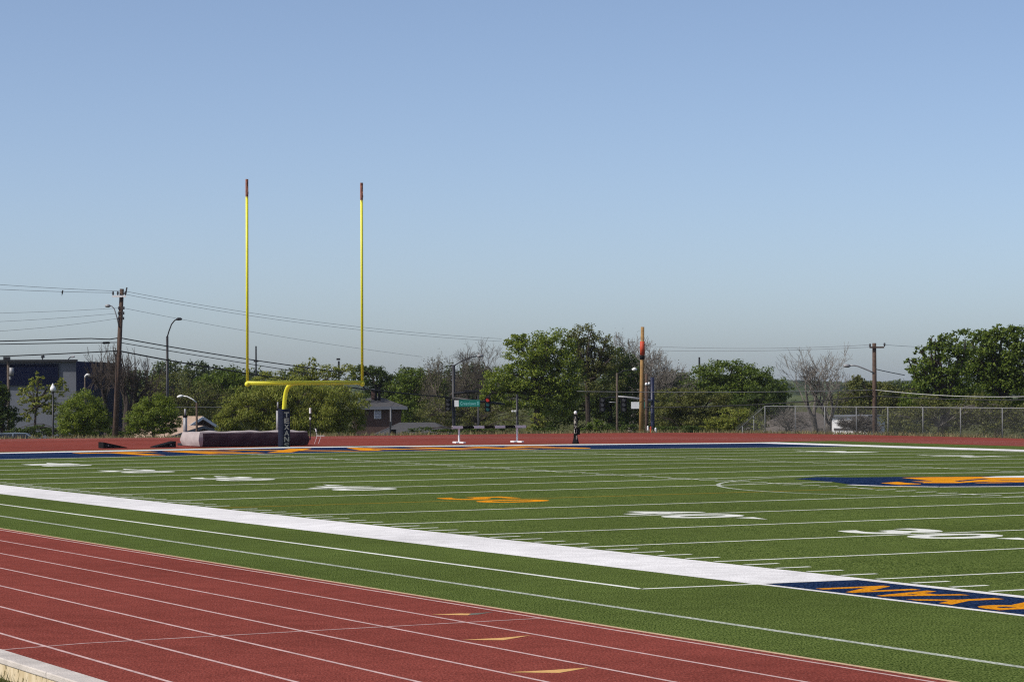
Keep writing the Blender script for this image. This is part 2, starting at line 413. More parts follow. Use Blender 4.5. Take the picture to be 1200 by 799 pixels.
# the visible top of the rubber on the near straight (up to the turf), 5 mm proud of the base sheet
tk = MB(); tk.add([(85, -14.07, -0.0008), (85, -6.95, -0.0008), (-57.6, -6.95, -0.0008), (-57.6, -14.07, -0.0008)], [(0, 1, 2, 3)])
tk.build('near_straight_rubber', MT['track'], track)
p = Paint()
for y in (-7.17, -8.22, -9.31, -10.37, -11.44, -12.47, -13.53): p.rect(85, -40, y-0.025, y+0.025, 0.003)
x0 = 31.05
p.strip([(31.02, -7.19), (31.2, -9.9), (31.45, -13.05), (31.74, -14.05)], 0.045, 0.0035)
for r_, y in ((38.2, 0), (33.3, 0), (32.2, 0), (34.4, 0), (35.5, 0), (36.6, 0)):   # the far curve, worn lane lines
    pts = [(-50+r_*math.cos(a), HW-0.4+r_*math.sin(a)) for a in np.linspace(math.pi/2, 3*math.pi/2, 40)]
    p.strip(pts, 0.05, -0.024)
for y in (57.1, 58.2, 59.3, 60.4, 61.5, 62.6): p.rect(85, -50, y-0.025, y+0.025, -0.024)
p.build('lane_lines', MT['pink_line'], track)
p = Paint(); p.rect(85, -57.6, -7.03, -6.95, 0.004)
p.build('inner_edging', MT['tan_edge'], track)
p = Paint()
for t in ([(29.35, -8.14), (30.05, -7.86), (30.05, -7.6)], [(32.35, -9.22), (33.3, -8.78), (33.15, -8.3)], [(35.9, -10.32), (36.75, -9.92), (36.62, -9.4)]): pass
def dart(a, b, c, d): p.poly([on(*a), on(*b), on(*c), on(*d)], 0.003)
dart((541, 749.3), (590, 749.6), (622, 743.9), (588, 747.0))
dart((595, 787.2), (655, 788.0), (690, 781.8), (640, 785.0))
dart((505, 719.7), (548, 720.4), (552, 718.6), (540, 718.4))
p.build('exchange_marks', MT['tan_paint'], track)
p = Paint(); p.poly([on(548, 720.5), on(560, 719.6), on(578, 716.6), on(552, 718.4)], 0.0021); p.build('green_exchange_mark', MT['green_paint'], track)

# ------------------------------------------------------------------ terrain: level platform, bank, lower streets, wooded hills
FE = np.array(far_edge)
def platform_dist(x, y):
    """distance outside the rubber's outline (0 inside)"""
    P = np.stack([x, y], -1); best = np.full(x.shape, 1e9)
    pts = np.vstack([FE, [[85, -14.07]], [[-50, -14.07]]])
    pts = np.vstack([[[85, -14.07]], FE])
    for a, b in zip(pts[:-1], pts[1:]):
        ab = b-a; t = np.clip(((P-a)@ab)/(ab@ab), 0, 1); q = a+t[..., None]*ab
        best = np.minimum(best, np.hypot(*(np.moveaxis(P-q, -1, 0))))
    inside = np.zeros(x.shape, bool); n_ = len(pts); j = n_-1
    for i in range(n_):
        xi, yi = pts[i]; xj, yj = pts[j]
        c = ((yi > y) != (yj > y)) & (x < (xj-xi)*(y-yi)/(yj-yi+1e-12)+xi); inside ^= c; j = i
    return np.where(inside, 0, best)
def ground_z(x, y):
    x = np.asarray(x, float); y = np.asarray(y, float)
    d = platform_dist(x, y)
    t = np.clip((d-1.2)/24, 0, 1); s = t*t*(3-2*t)
    z = -0.06 - 4.0*s
    near = np.clip((-14.2-y)/0.15, 0, 1)*np.clip((x+45)/20, 0, 1)
    zn = -0.215 - 0.03*np.clip(-14.3-y, 0, 30)
    z = z*(1-near)+zn*near
    return z
def axis(parts): return np.unique(np.round(np.concatenate(parts), 3))
gx = axis([np.arange(-6000, -400, 400), np.arange(-400, -130, 15), np.arange(-130, -60, 1.5), np.arange(-60, 100, 8), np.arange(100, 400, 40), np.arange(400, 4001, 600)])
gy = axis([np.arange(-3000, -100, 400), np.arange(-100, -20, 8), np.array([-20, -17, -15.5, -14.6, -14.35, -14.2, -14.07]), np.arange(-13, 50, 3), np.arange(50, 110, 1.5), np.arange(110, 400, 15), np.arange(400, 6001, 400)])
X, Y = np.meshgrid(gx, gy); Z = ground_z(X, Y)
far = np.hypot(X-CX, Y-CY); Z = np.where(far > 700, np.minimum(Z, -4.0), Z)
nx, ny = len(gx), len(gy)
idx = np.arange(nx*ny).reshape(ny, nx)
q = np.stack([idx[:-1, :-1], idx[:-1, 1:], idx[1:, 1:], idx[1:, :-1]], -1).reshape(-1, 4)
def np_mesh(name, V, Q):
    me = bpy.data.meshes.new(name); V = np.ascontiguousarray(V, np.float32); k = Q.shape[1]
    me.vertices.add(len(V)); me.vertices.foreach_set('co', V.ravel())
    me.loops.add(Q.size); me.loops.foreach_set('vertex_index', np.ascontiguousarray(Q, np.int32).ravel())
    me.polygons.add(len(Q)); me.polygons.foreach_set('loop_start', np.arange(0, Q.size, k, dtype=np.int32))
    me.update(calc_edges=True); return me
me = np_mesh('ground', np.stack([X, Y, Z], -1).reshape(-1, 3), q); me.shade_smooth()
tag(link('ground', me, MT['dirt']), kind='structure')

# distant rolling land
hv = []; NA, NR = 90, 26
for i in range(NR+1):
    rr = 1000+i*160
    for j in range(NA+1):
        a = YAW + R(24)*(0.5-j/NA)*2
        h = 11.5*math.exp(-((rr-3300)/900)**2)*(1+0.22*math.sin(a*31+1.0)+0.12*math.sin(a*83)) + 3.2*math.exp(-((rr-1900)/300)**2)*(1+0.5*math.sin(a*57))
        hv.append((CX+rr*math.cos(a), CY+rr*math.sin(a), -4.2+h))
hq = np.array([(i*(NA+1)+j, i*(NA+1)+j+1, (i+1)*(NA+1)+j+1, (i+1)*(NA+1)+j) for i in range(NR) for j in range(NA)])
me = np_mesh('hills', np.array(hv), hq); me.shade_smooth()
hm = ground_mat('hill_scrub', (0.03, 0.045, 0.018), (0.10, 0.12, 0.045), 0.02, broad=0.004, bump=0)
tag(link('hills', me, hm), kind='structure')

# ------------------------------------------------------------------ foliage
def unit(v): return v/(np.linalg.norm(v, axis=-1, keepdims=True)+1e-9)
def leaf_quads(P, N, wd, ln, T=None):
    n_ = len(P)
    if T is None: T = rng.normal(size=(n_, 3))
    T = unit(T - N*np.sum(T*N, -1, keepdims=True)); Bn = np.cross(N, T)
    s = rng.uniform(0.6, 1.35, (n_, 1)); a = T*ln*s/2; b = Bn*wd*s/2
    V = np.stack([P-a, P-a*0.1+b, P+a, P-a*0.1-b], 1).reshape(-1, 3)
    return V, np.arange(4*n_).reshape(-1, 4)

def crown_points(blobs, D, dens, leaf, sub=0.21, gap=0.0, depth=0.9):
    """leaf positions for a crown made of uneven lobes; blobs are (u, v, rx, ry) in survey pixels at D metres"""
    k = D/F; PP = []; OO = []
    for bl in blobs:
        u, v, rx, ry = bl[:4]; dd = bl[4] if len(bl) > 4 else 0
        c = at(u, v, D+dd); ax = np.array([rx*k, 0.5*(rx+ry)*k*depth, ry*k])*1.08
        area = math.pi*ax[0]*ax[2]
        nl = int(dens*area*7.0/(leaf[0]*leaf[1]*0.5)); ns = max(14, int(20*area**0.66)+12)
        d = unit(rng.normal(size=(ns, 3))); rad = rng.uniform(0.25, 1.0, (ns, 1))**0.55
        sc_ = d*rad*0.97
        keep = rng.uniform(size=ns) > gap; sc_ = sc_[keep]; ns = len(sc_)
        if ns == 0: continue
        sr = sub*rng.uniform(0.6, 1.5, ns)
        wts = sr**2/np.sum(sr**2); ci = rng.choice(ns, nl, p=wts)
        loc = rng.normal(size=(nl, 3)); loc = unit(loc)*rng.uniform(0, 1, (nl, 1))**0.5
        pl = sc_[ci] + loc*sr[ci][:, None]*np.array([1, 1, 0.8])
        outw = unit(loc*0.7 + pl*0.6)
        wp = c + pl[:, :1]*ax[0]*RH + pl[:, 1:2]*ax[1]*DH + pl[:, 2:3]*ax[2]*UP
        ow = outw[:, :1]*RH + outw[:, 1:2]*DH + outw[:, 2:3]*UP
        PP.append(wp); OO.append(ow)
    return np.concatenate(PP), np.concatenate(OO)

def crown(parent, blobs, D, m, dens=1.0, leaf=(0.13, 0.22), gap=0.0, droop=0.0, sub=0.21, name='crown'):
    P, O = crown_points(blobs, D, dens, leaf, sub, gap)
    gz = ground_z(P[:, 0], P[:, 1]); ok = P[:, 2] > gz+0.05; P, O = P[ok], O[ok]
    N = unit(rng.normal(size=P.shape)*0.75 + O*0.7 + UP*0.35)
    T = None
    if droop: T = rng.normal(size=P.shape)*0.5 + O*0.4 - UP*droop
    V, Q = leaf_quads(P, N, leaf[0]*0.82, leaf[1]*0.82, T)
    return link(name, np_mesh(name, V, Q), m, parent)

def limb_paths(base, tops, r0_, bend=0.15):
    out = []
    for tpt in tops:
        v = tpt-base; L_ = np.linalg.norm(v); pts = []; o1 = rng.normal(size=3)*bend*L_
        for t in np.linspace(0, 1, 6):
            pts.append(base+v*t+o1*math.sin(math.pi*t)*0.5+UP*0.10*L_*math.sin(math.pi*t))
        out.append((pts, list(np.linspace(r0_, max(0.02, r0_*0.25), 6))))
    return out

def trunk(parent, u, vfork, D, r, blobs, m, nl=None, name='trunk', lean=0):
    fork = at(u, vfork, D); gx_, gy_ = fork[0], fork[1]; base = np.array([gx_, gy_, float(ground_z(gx_, gy_))-0.2]) - RH*lean
    mb = MB(); mid = base*0.5+fork*0.5+RH*rng.normal()*0.15
    mb.tube([base, base*0.9+mid*0.1, mid, fork], [r*1.35, r*1.05, r*0.9, r*0.75], 8)
    tops = []
    for bl in blobs:
        u_, v_, rx, ry = bl[:4]; dd = bl[4] if len(bl) > 4 else 0
        for _ in range(nl or 3):
            a = rng.uniform(-0.6, 0.6, 2); tops.append(at(u_+a[0]*rx, v_-abs(a[1])*ry, D+dd+rng.normal()*rx*D/F*0.35))
    for pts, rr in limb_paths(fork, tops, r*0.5): mb.tube(pts, rr, 5, cap=False)
    return mb.build(name, m, parent)

def tree(name, label, D, trunk_uv, blobs, lm, dens=1.0, leaf=(0.13, 0.22), r=0.18, bark='bark_dark', gap=0.0, droop=0.0, cat='tree', group=None, nl=None, sub=0.21):
    t = thing(name, label, cat, group)
    crown(t, blobs, D, LF[lm], dens, leaf, gap, droop, sub)
    if trunk_uv: trunk(t, trunk_uv[0], trunk_uv[1], D, r, blobs, MT[bark], nl)
    return t

def bare_tree(name, label, D, u, vbase, vtop, half_w, m='twig', r=0.16, levels=5, lean=0.0, buds=None, nbud=0, stems=1, seed=1, up=0.25, cat='tree', spread=0.62, bud_leaf=(0.09, 0.13), rmin=0.009, kids=3):
    """leafless crown: trunk forking into ever finer twigs, fitted to the height and half width it has"""
    g = np.random.default_rng(seed); t = thing(name, label, cat)
    H = (vbase-vtop)*D/F; segs = []; tips = []
    def grow(p, d, L_, rad, lev):
        n_ = 4 if lev < 3 else 3; pts = [p]; rr = [rad]; dd = d
        for i in range(n_):
            dd = dd + g.normal(size=3)*0.17 + UP*up*0.18; dd = dd/np.linalg.norm(dd)
            p = p+dd*L_/n_; pts.append(p); rr.append(rad*(1-0.42*(i+1)/n_))
        segs.append((pts, rr, lev))
        if lev >= levels: tips.append(p); return
        nc = kids + (1 if g.uniform() < 0.5 else 0)
        for c in range(nc):
            fr = 1.0 if c == 0 else g.uniform(0.35, 1.0); k = fr*n_; i0 = min(int(k), n_-1)
            q = pts[i0]+(pts[i0+1]-pts[i0])*(k-i0)
            ax = g.normal(size=3); ax -= dd*np.dot(ax, dd); ax /= np.linalg.norm(ax)
            an = (0.25 if c == 0 else spread*g.uniform(0.7, 1.35)); nd = dd*math.cos(an)+ax*math.sin(an)
            grow(q, nd, L_*g.uniform(0.64, 0.86), rr[i0]*(0.86 if c == 0 else 0.6), lev+1)
    for s_ in range(stems):
        b = np.zeros(3)+RH*g.normal()*0.15*(stems > 1); d0 = UP + RH*(lean+g.normal()*0.35*(stems > 1)) + DH*g.normal()*0.1
        grow(b, d0/np.linalg.norm(d0), 1.0, 0.06, 0)
    allp = np.array([q for s_ in segs for q in s_[0]])
    hmax = np.percentile(allp[:, 2], 99.7); lat = allp@RH; wmax = np.percentile(np.abs(lat-np.median(lat)), 98)
    kz = H/hmax; kx = half_w*D/F/wmax
    base = at(u, vbase, D); base[2] = base[2]
    def tr(q):
        a = q@RH; b = q@DH
        return base + RH*a*kx + DH*b*kx + UP*q[2]*kz
    mb = MB(); rs = r/0.06
    for pts, rr, lev in segs:
        mb.tube([tr(q) for q in pts], [max(rmin, x*rs) for x in rr], 6 if lev < 2 else 3, cap=False)
    gz0 = float(ground_z(base[0], base[1]))
    if base[2] > gz0: mb.tube([[base[0], base[1], gz0-0.2], base+UP*0.3], [r*1.2, r*1.0], 6)
    mb.build('trunk', MT[m], t)
    if nbud:
        tp = np.array([tr(q) for q in tips]); P = tp[g.integers(0, len(tp), nbud)]+g.normal(size=(nbud, 3))*0.22
        V, Q = leaf_quads(P, unit(g.normal(size=P.shape)+UP*0.4), *bud_leaf); link('crown', np_mesh('crown', V, Q), LF[buds], t)
    return t

def ell(*a): return list(a)

# --- far wooded line (each its own tree), then nearer ones
far_spec = [
 (120, 447, 26, 22, 300), (160, 448, 24, 20, 320), (196, 441, 24, 22, 330), (232, 440, 22, 22, 315), (262, 443, 26, 22, 300),
 (300, 446, 26, 18, 330), (345, 445, 26, 18, 340), (480, 447, 22, 20, 320), (520, 446, 24, 22, 330), (556, 440, 24, 22, 340),
 (735, 436, 26, 26, 320), (790, 446, 22, 16, 330), (1010, 458, 24, 14, 330), (1060, 458, 26, 14, 330)]
desc = ['behind the bare trees beside the navy building', 'behind the tall utility pole', 'behind the curved street lamp', 'rising left of the goalpost', 'peeking past the left upright',
 'seen between the uprights, lower one', 'seen between the uprights near the right one', 'behind the brick house', 'behind the brown bare tree', 'behind the signal mast',
 'beside the pole with the red sleeve', 'beside the budding bare tree', 'beyond the fence, left of the utility pole', 'beyond the fence, right of the utility pole']
for i, (u, v, rx, ry, D) in enumerate(far_spec):
    bl = [(u, v, rx*0.8, ry*0.8), (u-rx*0.45, v+ry*0.3, rx*0.5, ry*0.6), (u+rx*0.45, v+ry*0.25, rx*0.55, ry*0.6), (u, v+ry*0.8, rx, ry*0.7), (u, v+ry+16, rx*1.25, 24)]
    tree('distant_tree', 'dark tree in the far line, '+desc[i], D, (u, v+ry), bl, 'far', 0.7, (0.26, 0.4), r=0.25, group='far line of trees', sub=0.3)

tree('dark_tree', 'near-black leafy tree cut off by the left edge of the view', 190, (2, 485), [(-6, 470, 20, 20), (-4, 488, 26, 16), (-2, 455, 10, 8)], 'dark', 1.0, r=0.2)
tree('young_tree', 'thin yellow-green young tree in front of the navy building', 200, (42, 478), [(43, 446, 10, 9), (30, 459, 14, 9), (58, 461, 17, 10), (40, 475, 18, 10), (72, 452, 9, 9), (64, 480, 16, 10), (30, 488, 9, 6)], 'yellow', 0.42, (0.12, 0.2), r=0.11, gap=0.25, bark='bark_dark')
tree('round_bush', 'rounded green bush beside the tall utility pole, in front of the navy building', 178, (97, 500), [(97, 481, 27, 23), (86, 489, 20, 19), (110, 491, 19, 17), (98, 499, 31, 12)], 'bright', 0.9, (0.055, 0.2), r=0.15, cat='bush', group='bushes beside the tall utility pole')
tree('round_bush', 'rounded green bush left of the high jump mat', 178, (180, 500), [(180, 483, 26, 21), (165, 492, 19, 16), (198, 494, 16, 14), (180, 500, 32, 10)], 'bright', 0.9, (0.055, 0.2), r=0.15, cat='bush', group='bushes beside the tall utility pole')
bare_tree('bare_tree', 'bare dark tree just right of the navy building', 220, 126, 505, 405, 20, 'bark_dark', 0.30, seed=3, kids=3, levels=5, rmin=0.014, up=0.3)
bare_tree('bare_tree', 'bare dark tree just right of the tall utility pole', 214, 148, 505, 407, 20, 'bark_dark', 0.30, seed=11, kids=3, levels=5, rmin=0.014, up=0.3)
bare_tree('bare_tree', 'leaning bare dark tree behind the curved street lamp', 216, 162, 505, 410, 36, 'bark_dark', 0.34, seed=8, lean=0.2, kids=3, levels=5, rmin=0.014, up=0.25)
tree('twiggy_tree', 'dark twiggy tree behind the white-armed street lamp', 232, (215, 480), [(205, 460, 34, 24), (232, 470, 34, 26), (262, 478, 28, 24), (180, 470, 22, 20)], 'olive', 0.35, (0.08, 0.22), r=0.2, nl=9, gap=0.1)
tree('broadleaf_tree', 'dense green tree left of the goalpost', 236, (262, 470), [(250, 452, 22, 16), (272, 448, 24, 16), (284, 462, 22, 18), (262, 468, 26, 14)], 'mid', 0.8, r=0.2)
tree('willow_bush', 'big spreading light green tree behind the goalpost', 181, (340, 495), [(310, 468, 34, 24), (350, 466, 40, 24), (392, 474, 36, 26), (285, 484, 30, 22), (330, 490, 40, 20), (405, 492, 26, 18), (268, 494, 18, 14), (372, 492, 38, 20)], 'yellow', 0.9, (0.06, 0.28), r=0.22, droop=0.9, nl=4, bark='bark')
tree('sparse_tree', 'sparse yellow-green tree top showing above the crossbar', 215, (350, 470), [(318, 444, 20, 10), (352, 438, 18, 13), (380, 438, 20, 13), (405, 436, 14, 10), (366, 428, 5, 10)], 'yellow', 0.5, (0.1, 0.2), r=0.12, gap=0.2)
tree('broadleaf_tree', 'dark green tree just right of the goalpost', 240, (445, 470), [(440, 444, 20, 15), (462, 452, 22, 16), (432, 434, 10, 6), (420, 438, 12, 10), (450, 466, 30, 16)], 'dark', 0.8, r=0.2)
tree('broadleaf_tree', 'green tree behind the house with the chimney', 238, (490, 475), [(488, 443, 22, 13), (478, 458, 24, 18), (508, 452, 18, 14), (484, 480, 30, 20)], 'mid', 0.8, r=0.2)
bare_tree('bare_tree', 'broad brown bare tree left of the traffic signal pole', 232, 515, 505, 418, 36, 'twig_brown', 0.2, seed=21, levels=7, kids=2, buds='grey', nbud=1400, stems=2)
bare_tree('bare_tree', 'tall brown bare tree behind the traffic signal mast', 235, 556, 505, 402, 44, 'twig_brown', 0.24, seed=22, levels=6, kids=3, stems=2)
tree('low_tangle', 'brown tangled undergrowth behind the steeplechase barrier', 215, (560, 495), [(520, 484, 26, 22), (556, 488, 28, 18), (590, 486, 24, 18), (500, 490, 22, 14)], 'olive', 0.28, (0.06, 0.22), r=0.08, nl=14, cat='undergrowth', bark='twig_brown')
tree('broadleaf_tree', 'large bright green tree right of the traffic signals', 212, (630, 470), [(625, 412, 34, 22), (606, 400, 13, 11), (648, 408, 26, 22), (592, 445, 28, 18), (628, 442, 38, 24), (660, 438, 26, 26), (576, 462, 14, 12), (612, 468, 34, 14), (655, 468, 28, 20)], 'bright', 0.75, (0.12, 0.2), r=0.3, gap=0.12, nl=3)
tree('feathery_tree', 'tall thin-leaved tree rising highest in the middle of the tree line', 218, (688, 450), [(684, 392, 20, 13), (700, 402, 20, 15), (670, 402, 16, 14), (690, 424, 26, 18), (712, 420, 20, 15), (700, 446, 30, 20)], 'olive', 0.42, (0.1, 0.2), r=0.24, gap=0.2, nl=7)
tree('broadleaf_tree', 'dark dense tree left of the pole with the red sleeve', 222, (715, 475), [(722, 424, 22, 16), (738, 444, 18, 22), (710, 454, 30, 26), (680, 476, 34, 26), (730, 482, 30, 22), (650, 484, 30, 20)], 'dark', 0.8, r=0.26)
bare_tree('bare_tree', 'pale branching tree in bud right of the red-sleeved pole', 226, 766, 505, 399, 42, 'twig', 0.36, seed=33, levels=6, kids=3, buds='grey', nbud=500, lean=0.25, spread=0.66, rmin=0.014, bud_leaf=(0.06, 0.09))
bare_tree('bare_tree', 'pale bare tree behind the red-sleeved pole', 232, 740, 505, 392, 28, 'twig', 0.28, seed=34, levels=6, kids=3, buds='grey', nbud=500, rmin=0.013, bud_leaf=(0.06, 0.09))
tree('broadleaf_tree', 'domed green tree left of the chain link fence', 232, (855, 475), [(850, 438, 34, 17), (828, 448, 28, 18), (882, 448, 30, 19), (855, 458, 46, 18), (905, 458, 20, 16), (800, 466, 20, 12)], 'mid', 0.9, r=0.26)
tree('broadleaf_tree', 'darker round tree hugging the bare tree left of the utility pole on the right', 226, (905, 480), [(905, 468, 24, 22), (880, 478, 26, 18), (918, 486, 16, 16)], 'dark', 0.8, r=0.22)
tree('spreading_bush', 'wide yellow-green bush between the red-sleeved pole and the fence', 196, (815, 495), [(795, 470, 30, 16), (830, 474, 32, 17), (780, 488, 26, 18), (820, 492, 38, 16), (856, 490, 28, 16), (880, 496, 18, 12)], 'olive', 0.85, (0.08, 0.2), r=0.15, cat='bush', nl=4, gap=0.05)
tree('spreading_bush', 'bright low bush at the foot of the domed tree', 192, (865, 500), [(862, 490, 22, 14), (845, 498, 24, 10), (880, 500, 16, 8)], 'yellow', 0.7, (0.08, 0.2), r=0.1, cat='bush')
bare_tree('bare_tree', 'pale bare tree behind the chain link fence', 178, 961, 507, 407, 38, 'twig', 0.17, seed=41, levels=6, kids=2, stems=4, up=0.4, rmin=0.0095)
tree('broadleaf_tree', 'loose green tree behind the utility pole on the right', 236, (1020, 480), [(1010, 456, 20, 13), (1036, 466, 24, 18), (995, 474, 26, 18), (1022, 486, 40, 18), (1005, 443, 7, 5), (1060, 474, 20, 18)], 'olive', 0.75, (0.13, 0.22), r=0.2)
tree('broadleaf_tree', 'tall large-leaved tree above the fence with a ragged left side', 192, (1105, 470), [(1102, 426, 28, 24), (1098, 400, 13, 12), (1124, 404, 24, 18), (1080, 436, 18, 20), (1078, 412, 8, 8), (1068, 424, 7, 6), (1110, 452, 36, 24), (1080, 466, 30, 20)], 'mid', 0.6, (0.16, 0.25), r=0.3, gap=0.3, nl=3)
tree('broadleaf_tree', 'tall dense tree at the right edge above the fence', 196, (1170, 470), [(1150, 408, 26, 20), (1176, 391, 18, 12), (1196, 400, 22, 18), (1158, 396, 12, 10), (1165, 426, 34, 24), (1200, 432, 34, 28), (1140, 444, 30, 24), (1185, 462, 44, 24), (1225, 440, 30, 40)], 'mid', 0.9, (0.17, 0.26), r=0.34, gap=0.06, nl=2)
tree('low_tangle', 'brown-stemmed undergrowth behind the right end of the fence', 186, (1100, 500), [(1088, 478, 26, 14), (1150, 478, 34, 16), (1060, 494, 30, 18), (1110, 490, 34, 20), (1160, 492, 34, 20), (1205, 492, 30, 20)], 'olive', 0.5, (0.1, 0.2), r=0.08, nl=9, cat='undergrowth', bark='twig')
tree('low_shrub', 'bright green shrub right of the steeplechase barrier', 190, (630, 504), [(632, 494, 10, 11), (626, 503, 12, 6)], 'yellow', 0.8, (0.09, 0.18), r=0.05, cat='shrub')
tree('low_shrub', 'small green shrub behind the black marker post', 190, (698, 505), [(700, 500, 12, 8), (690, 505, 10, 5)], 'mid', 0.9, (0.09, 0.18), r=0.05, cat='shrub')
tree('low_hedge', 'dark low hedge behind the parked car', 188, (70, 506), [(45, 506, 22, 8), (80, 508, 18, 6), (20, 508, 20, 7), (118, 507, 20, 7), (150, 508, 16, 5)], 'dark', 0.9, (0.1, 0.18), r=0.05, cat='hedge')
tree('low_hedge', 'dark low hedge running behind the steeplechase barrier', 186, (560, 506), [(500, 506, 26, 6), (545, 506, 28, 7), (592, 506, 26, 7), (640, 506, 24, 6)], 'dark', 0.8, (0.1, 0.18), r=0.05, cat='hedge')
tree('low_hedge', 'dark low brush behind the red-sleeved pole', 190, (745, 504), [(725, 502, 24, 7), (765, 503, 22, 6), (800, 504, 26, 6)], 'dark', 0.8, (0.1, 0.18), r=0.05, cat='hedge')

bare_tree('bare_shrub', 'tangle of bare stems in front of the white outbuilding', 176, 1006, 508, 486, 24, 'twig_brown', 0.05, seed=51, levels=5, kids=3, stems=7, cat='shrub', up=0.15, spread=0.8)
bare_tree('bare_shrub', 'tangle of bare stems behind the left fence posts', 176, 922, 508, 478, 28, 'twig', 0.05, seed=52, levels=4, kids=3, stems=6, cat='shrub', up=0.1, spread=0.8)
# far woods on the rolling land, one uncountable mass
n_ = 26000
rr = np.where(rng.uniform(size=n_) < 0.45, rng.normal(1900, 160, n_), rng.normal(3250, 420, n_)); rr = np.clip(rr, 1200, 4400)
aa = YAW + R(13)*rng.uniform(-1, 1, n_)
hh = 11.5*np.exp(-((rr-3300)/900)**2)*(1+0.22*np.sin(aa*31+1.0)+0.12*np.sin(aa*83)) + 3.2*np.exp(-((rr-1900)/300)**2)*(1+0.5*np.sin(aa*57))
P = np.stack([CX+rr*np.cos(aa), CY+rr*np.sin(aa), -4.2+hh+rng.uniform(0, 4.0, n_)], -1)
V, Q = leaf_quads(P, unit(rng.normal(size=P.shape)+UP*0.5-DH*0.4), 4.0, 5.5)
tag(link('distant_woods', np_mesh('distant_woods', V, Q), LF['far']), 'low line of bluish wooded hills on the horizon', 'woods', kind='stuff')

# dry grass fringe beyond the rubber, and at the kerb
def blades(name, P, h, wd, m, lean=0.4):
    n_ = len(P); a = rng.uniform(0, 2*math.pi, n_); t = np.stack([np.cos(a), np.sin(a), np.zeros(n_)], -1)
    hh = h*rng.uniform(0.4, 1.3, (n_, 1)); tip = P + UP*hh + rng.normal(size=(n_, 3))*np.array([1, 1, 0])*hh*lean
    V = np.stack([P-t*wd/2, P+t*wd/2, tip], 1).reshape(-1, 3)
    return link(name, np_mesh(name, V, np.arange(3*n_).reshape(-1, 3)), m)
seg = FE[3:]; sl = np.hypot(*(seg[1:]-seg[:-1]).T); sl[-2:] *= 0.3
ns_ = 16000; si = rng.choice(len(sl), ns_, p=sl/sl.sum()); tt = rng.uniform(size=(ns_, 1))
P2 = seg[si]+(seg[si+1]-seg[si])*tt; nrm = np.stack([-(seg[si+1]-seg[si])[:, 1], (seg[si+1]-seg[si])[:, 0]], -1); nrm = nrm/np.linalg.norm(nrm, axis=1, keepdims=True)
ctr = np.array([-40, 30.]); nrm *= np.sign(np.sum(nrm*(P2-ctr), 1, keepdims=True))
P2 = P2 + nrm*(rng.uniform(0.0, 1, (ns_, 1))**1.6*4.0)
pz = ground_z(P2[:, 0], P2[:, 1])
clump = (np.sin(P2[:, 0]*1.7+P2[:, 1]*0.9)+np.sin(P2[:, 1]*2.3-1.1*P2[:, 0])+2)/4
ok = rng.uniform(size=ns_) < 0.35+0.65*clump
fringe = blades('dry_grass', np.stack([P2[:, 0], P2[:, 1], pz], -1)[ok], 0.24, 0.05, LF['straw'])
tag(fringe, 'strip of dry straw-coloured grass along the far edge of the red track', 'grass', kind='stuff')

# ------------------------------------------------------------------ kerb in the near corner
t = thing('concrete_kerb', 'pale concrete kerb wall along the outer edge of the red track', 'kerb')
mb = MB(); cuts = [20, 26.4, 31.15, 34.32, 37.5, 43, 49, 55, 61, 67, 73, 79, 85]
for a, b in zip(cuts[:-1], cuts[1:]):
    mb.box(((a+b)/2, -14.21, -0.02), b-a-0.012, 0.275, 0.065)
mb.build('coping', MT['concrete'], t, bevel=0.012)
mb = MB()
for a, b in zip(cuts[:-1], cuts[1:]): mb.box(((a+b)/2, -14.205, -0.355), b-a-0.012, 0.262, 0.60)
mb.build('wall_face', MT['wall_conc'], t)
P = np.stack([rng.uniform(29, 36, 1600), -14.36-rng.uniform(0, 1, 1600)**2*0.9, np.zeros(1600)], -1)
cl = (np.sin(P[:, 0]*3.1)+np.sin(P[:, 0]*7.7+1)+2)/4; P = P[rng.uniform(size=1600) < cl**1.5]
P[:, 2] = ground_z(P[:, 0], P[:, 1])-0.02
tag(blades('weeds', P, 0.15, 0.012, LF['weed'], 0.5), 'scrubby dry weeds growing against the kerb wall', 'weeds', kind='stuff')

# ------------------------------------------------------------------ goalpost
gp = thing('goalpost', 'tall yellow football goalpost at the far end of the field', 'goalpost')
gyc = HW+0.15; gxb = -54.9; gh = 3.05; gz0 = 0.02
mb = MB(); base = np.array([-57.55, gyc, gz0]); pts = [base, base+UP*1.7]
cp = [(0, 1.7), (0.05, 2.1), (0.17, 2.48), (0.38, 2.76), (0.70, 2.94), (1.1, 3.02), (1.7, 3.05), (2.2, 3.05), (2.6, 3.05)]
for a in np.linspace(0.02, 7.999, 36):
    k = int(a); f_ = a-k; q4 = [np.array(cp[min(max(k+o, 0), len(cp)-1)]) for o in (-1, 0, 1, 2)]
    cr_ = 0.5*((2*q4[1])+(-q4[0]+q4[2])*f_+(2*q4[0]-5*q4[1]+4*q4[2]-q4[3])*f_**2+(-q4[0]+3*q4[1]-3*q4[2]+q4[3])*f_**3)
    pts.append(base+np.array([cr_[0], 0, cr_[1]]))
mb.tube(pts, 0.10, 14); mb.build('gooseneck', MT['yellow'], gp, True)
mb = MB(); mb.tube([(gxb, gyc-2.86, gz0+gh), (gxb, gyc+2.88, gz0+gh)], 0.102, 14); mb.build('crossbar', MT['yellow'], gp, True)
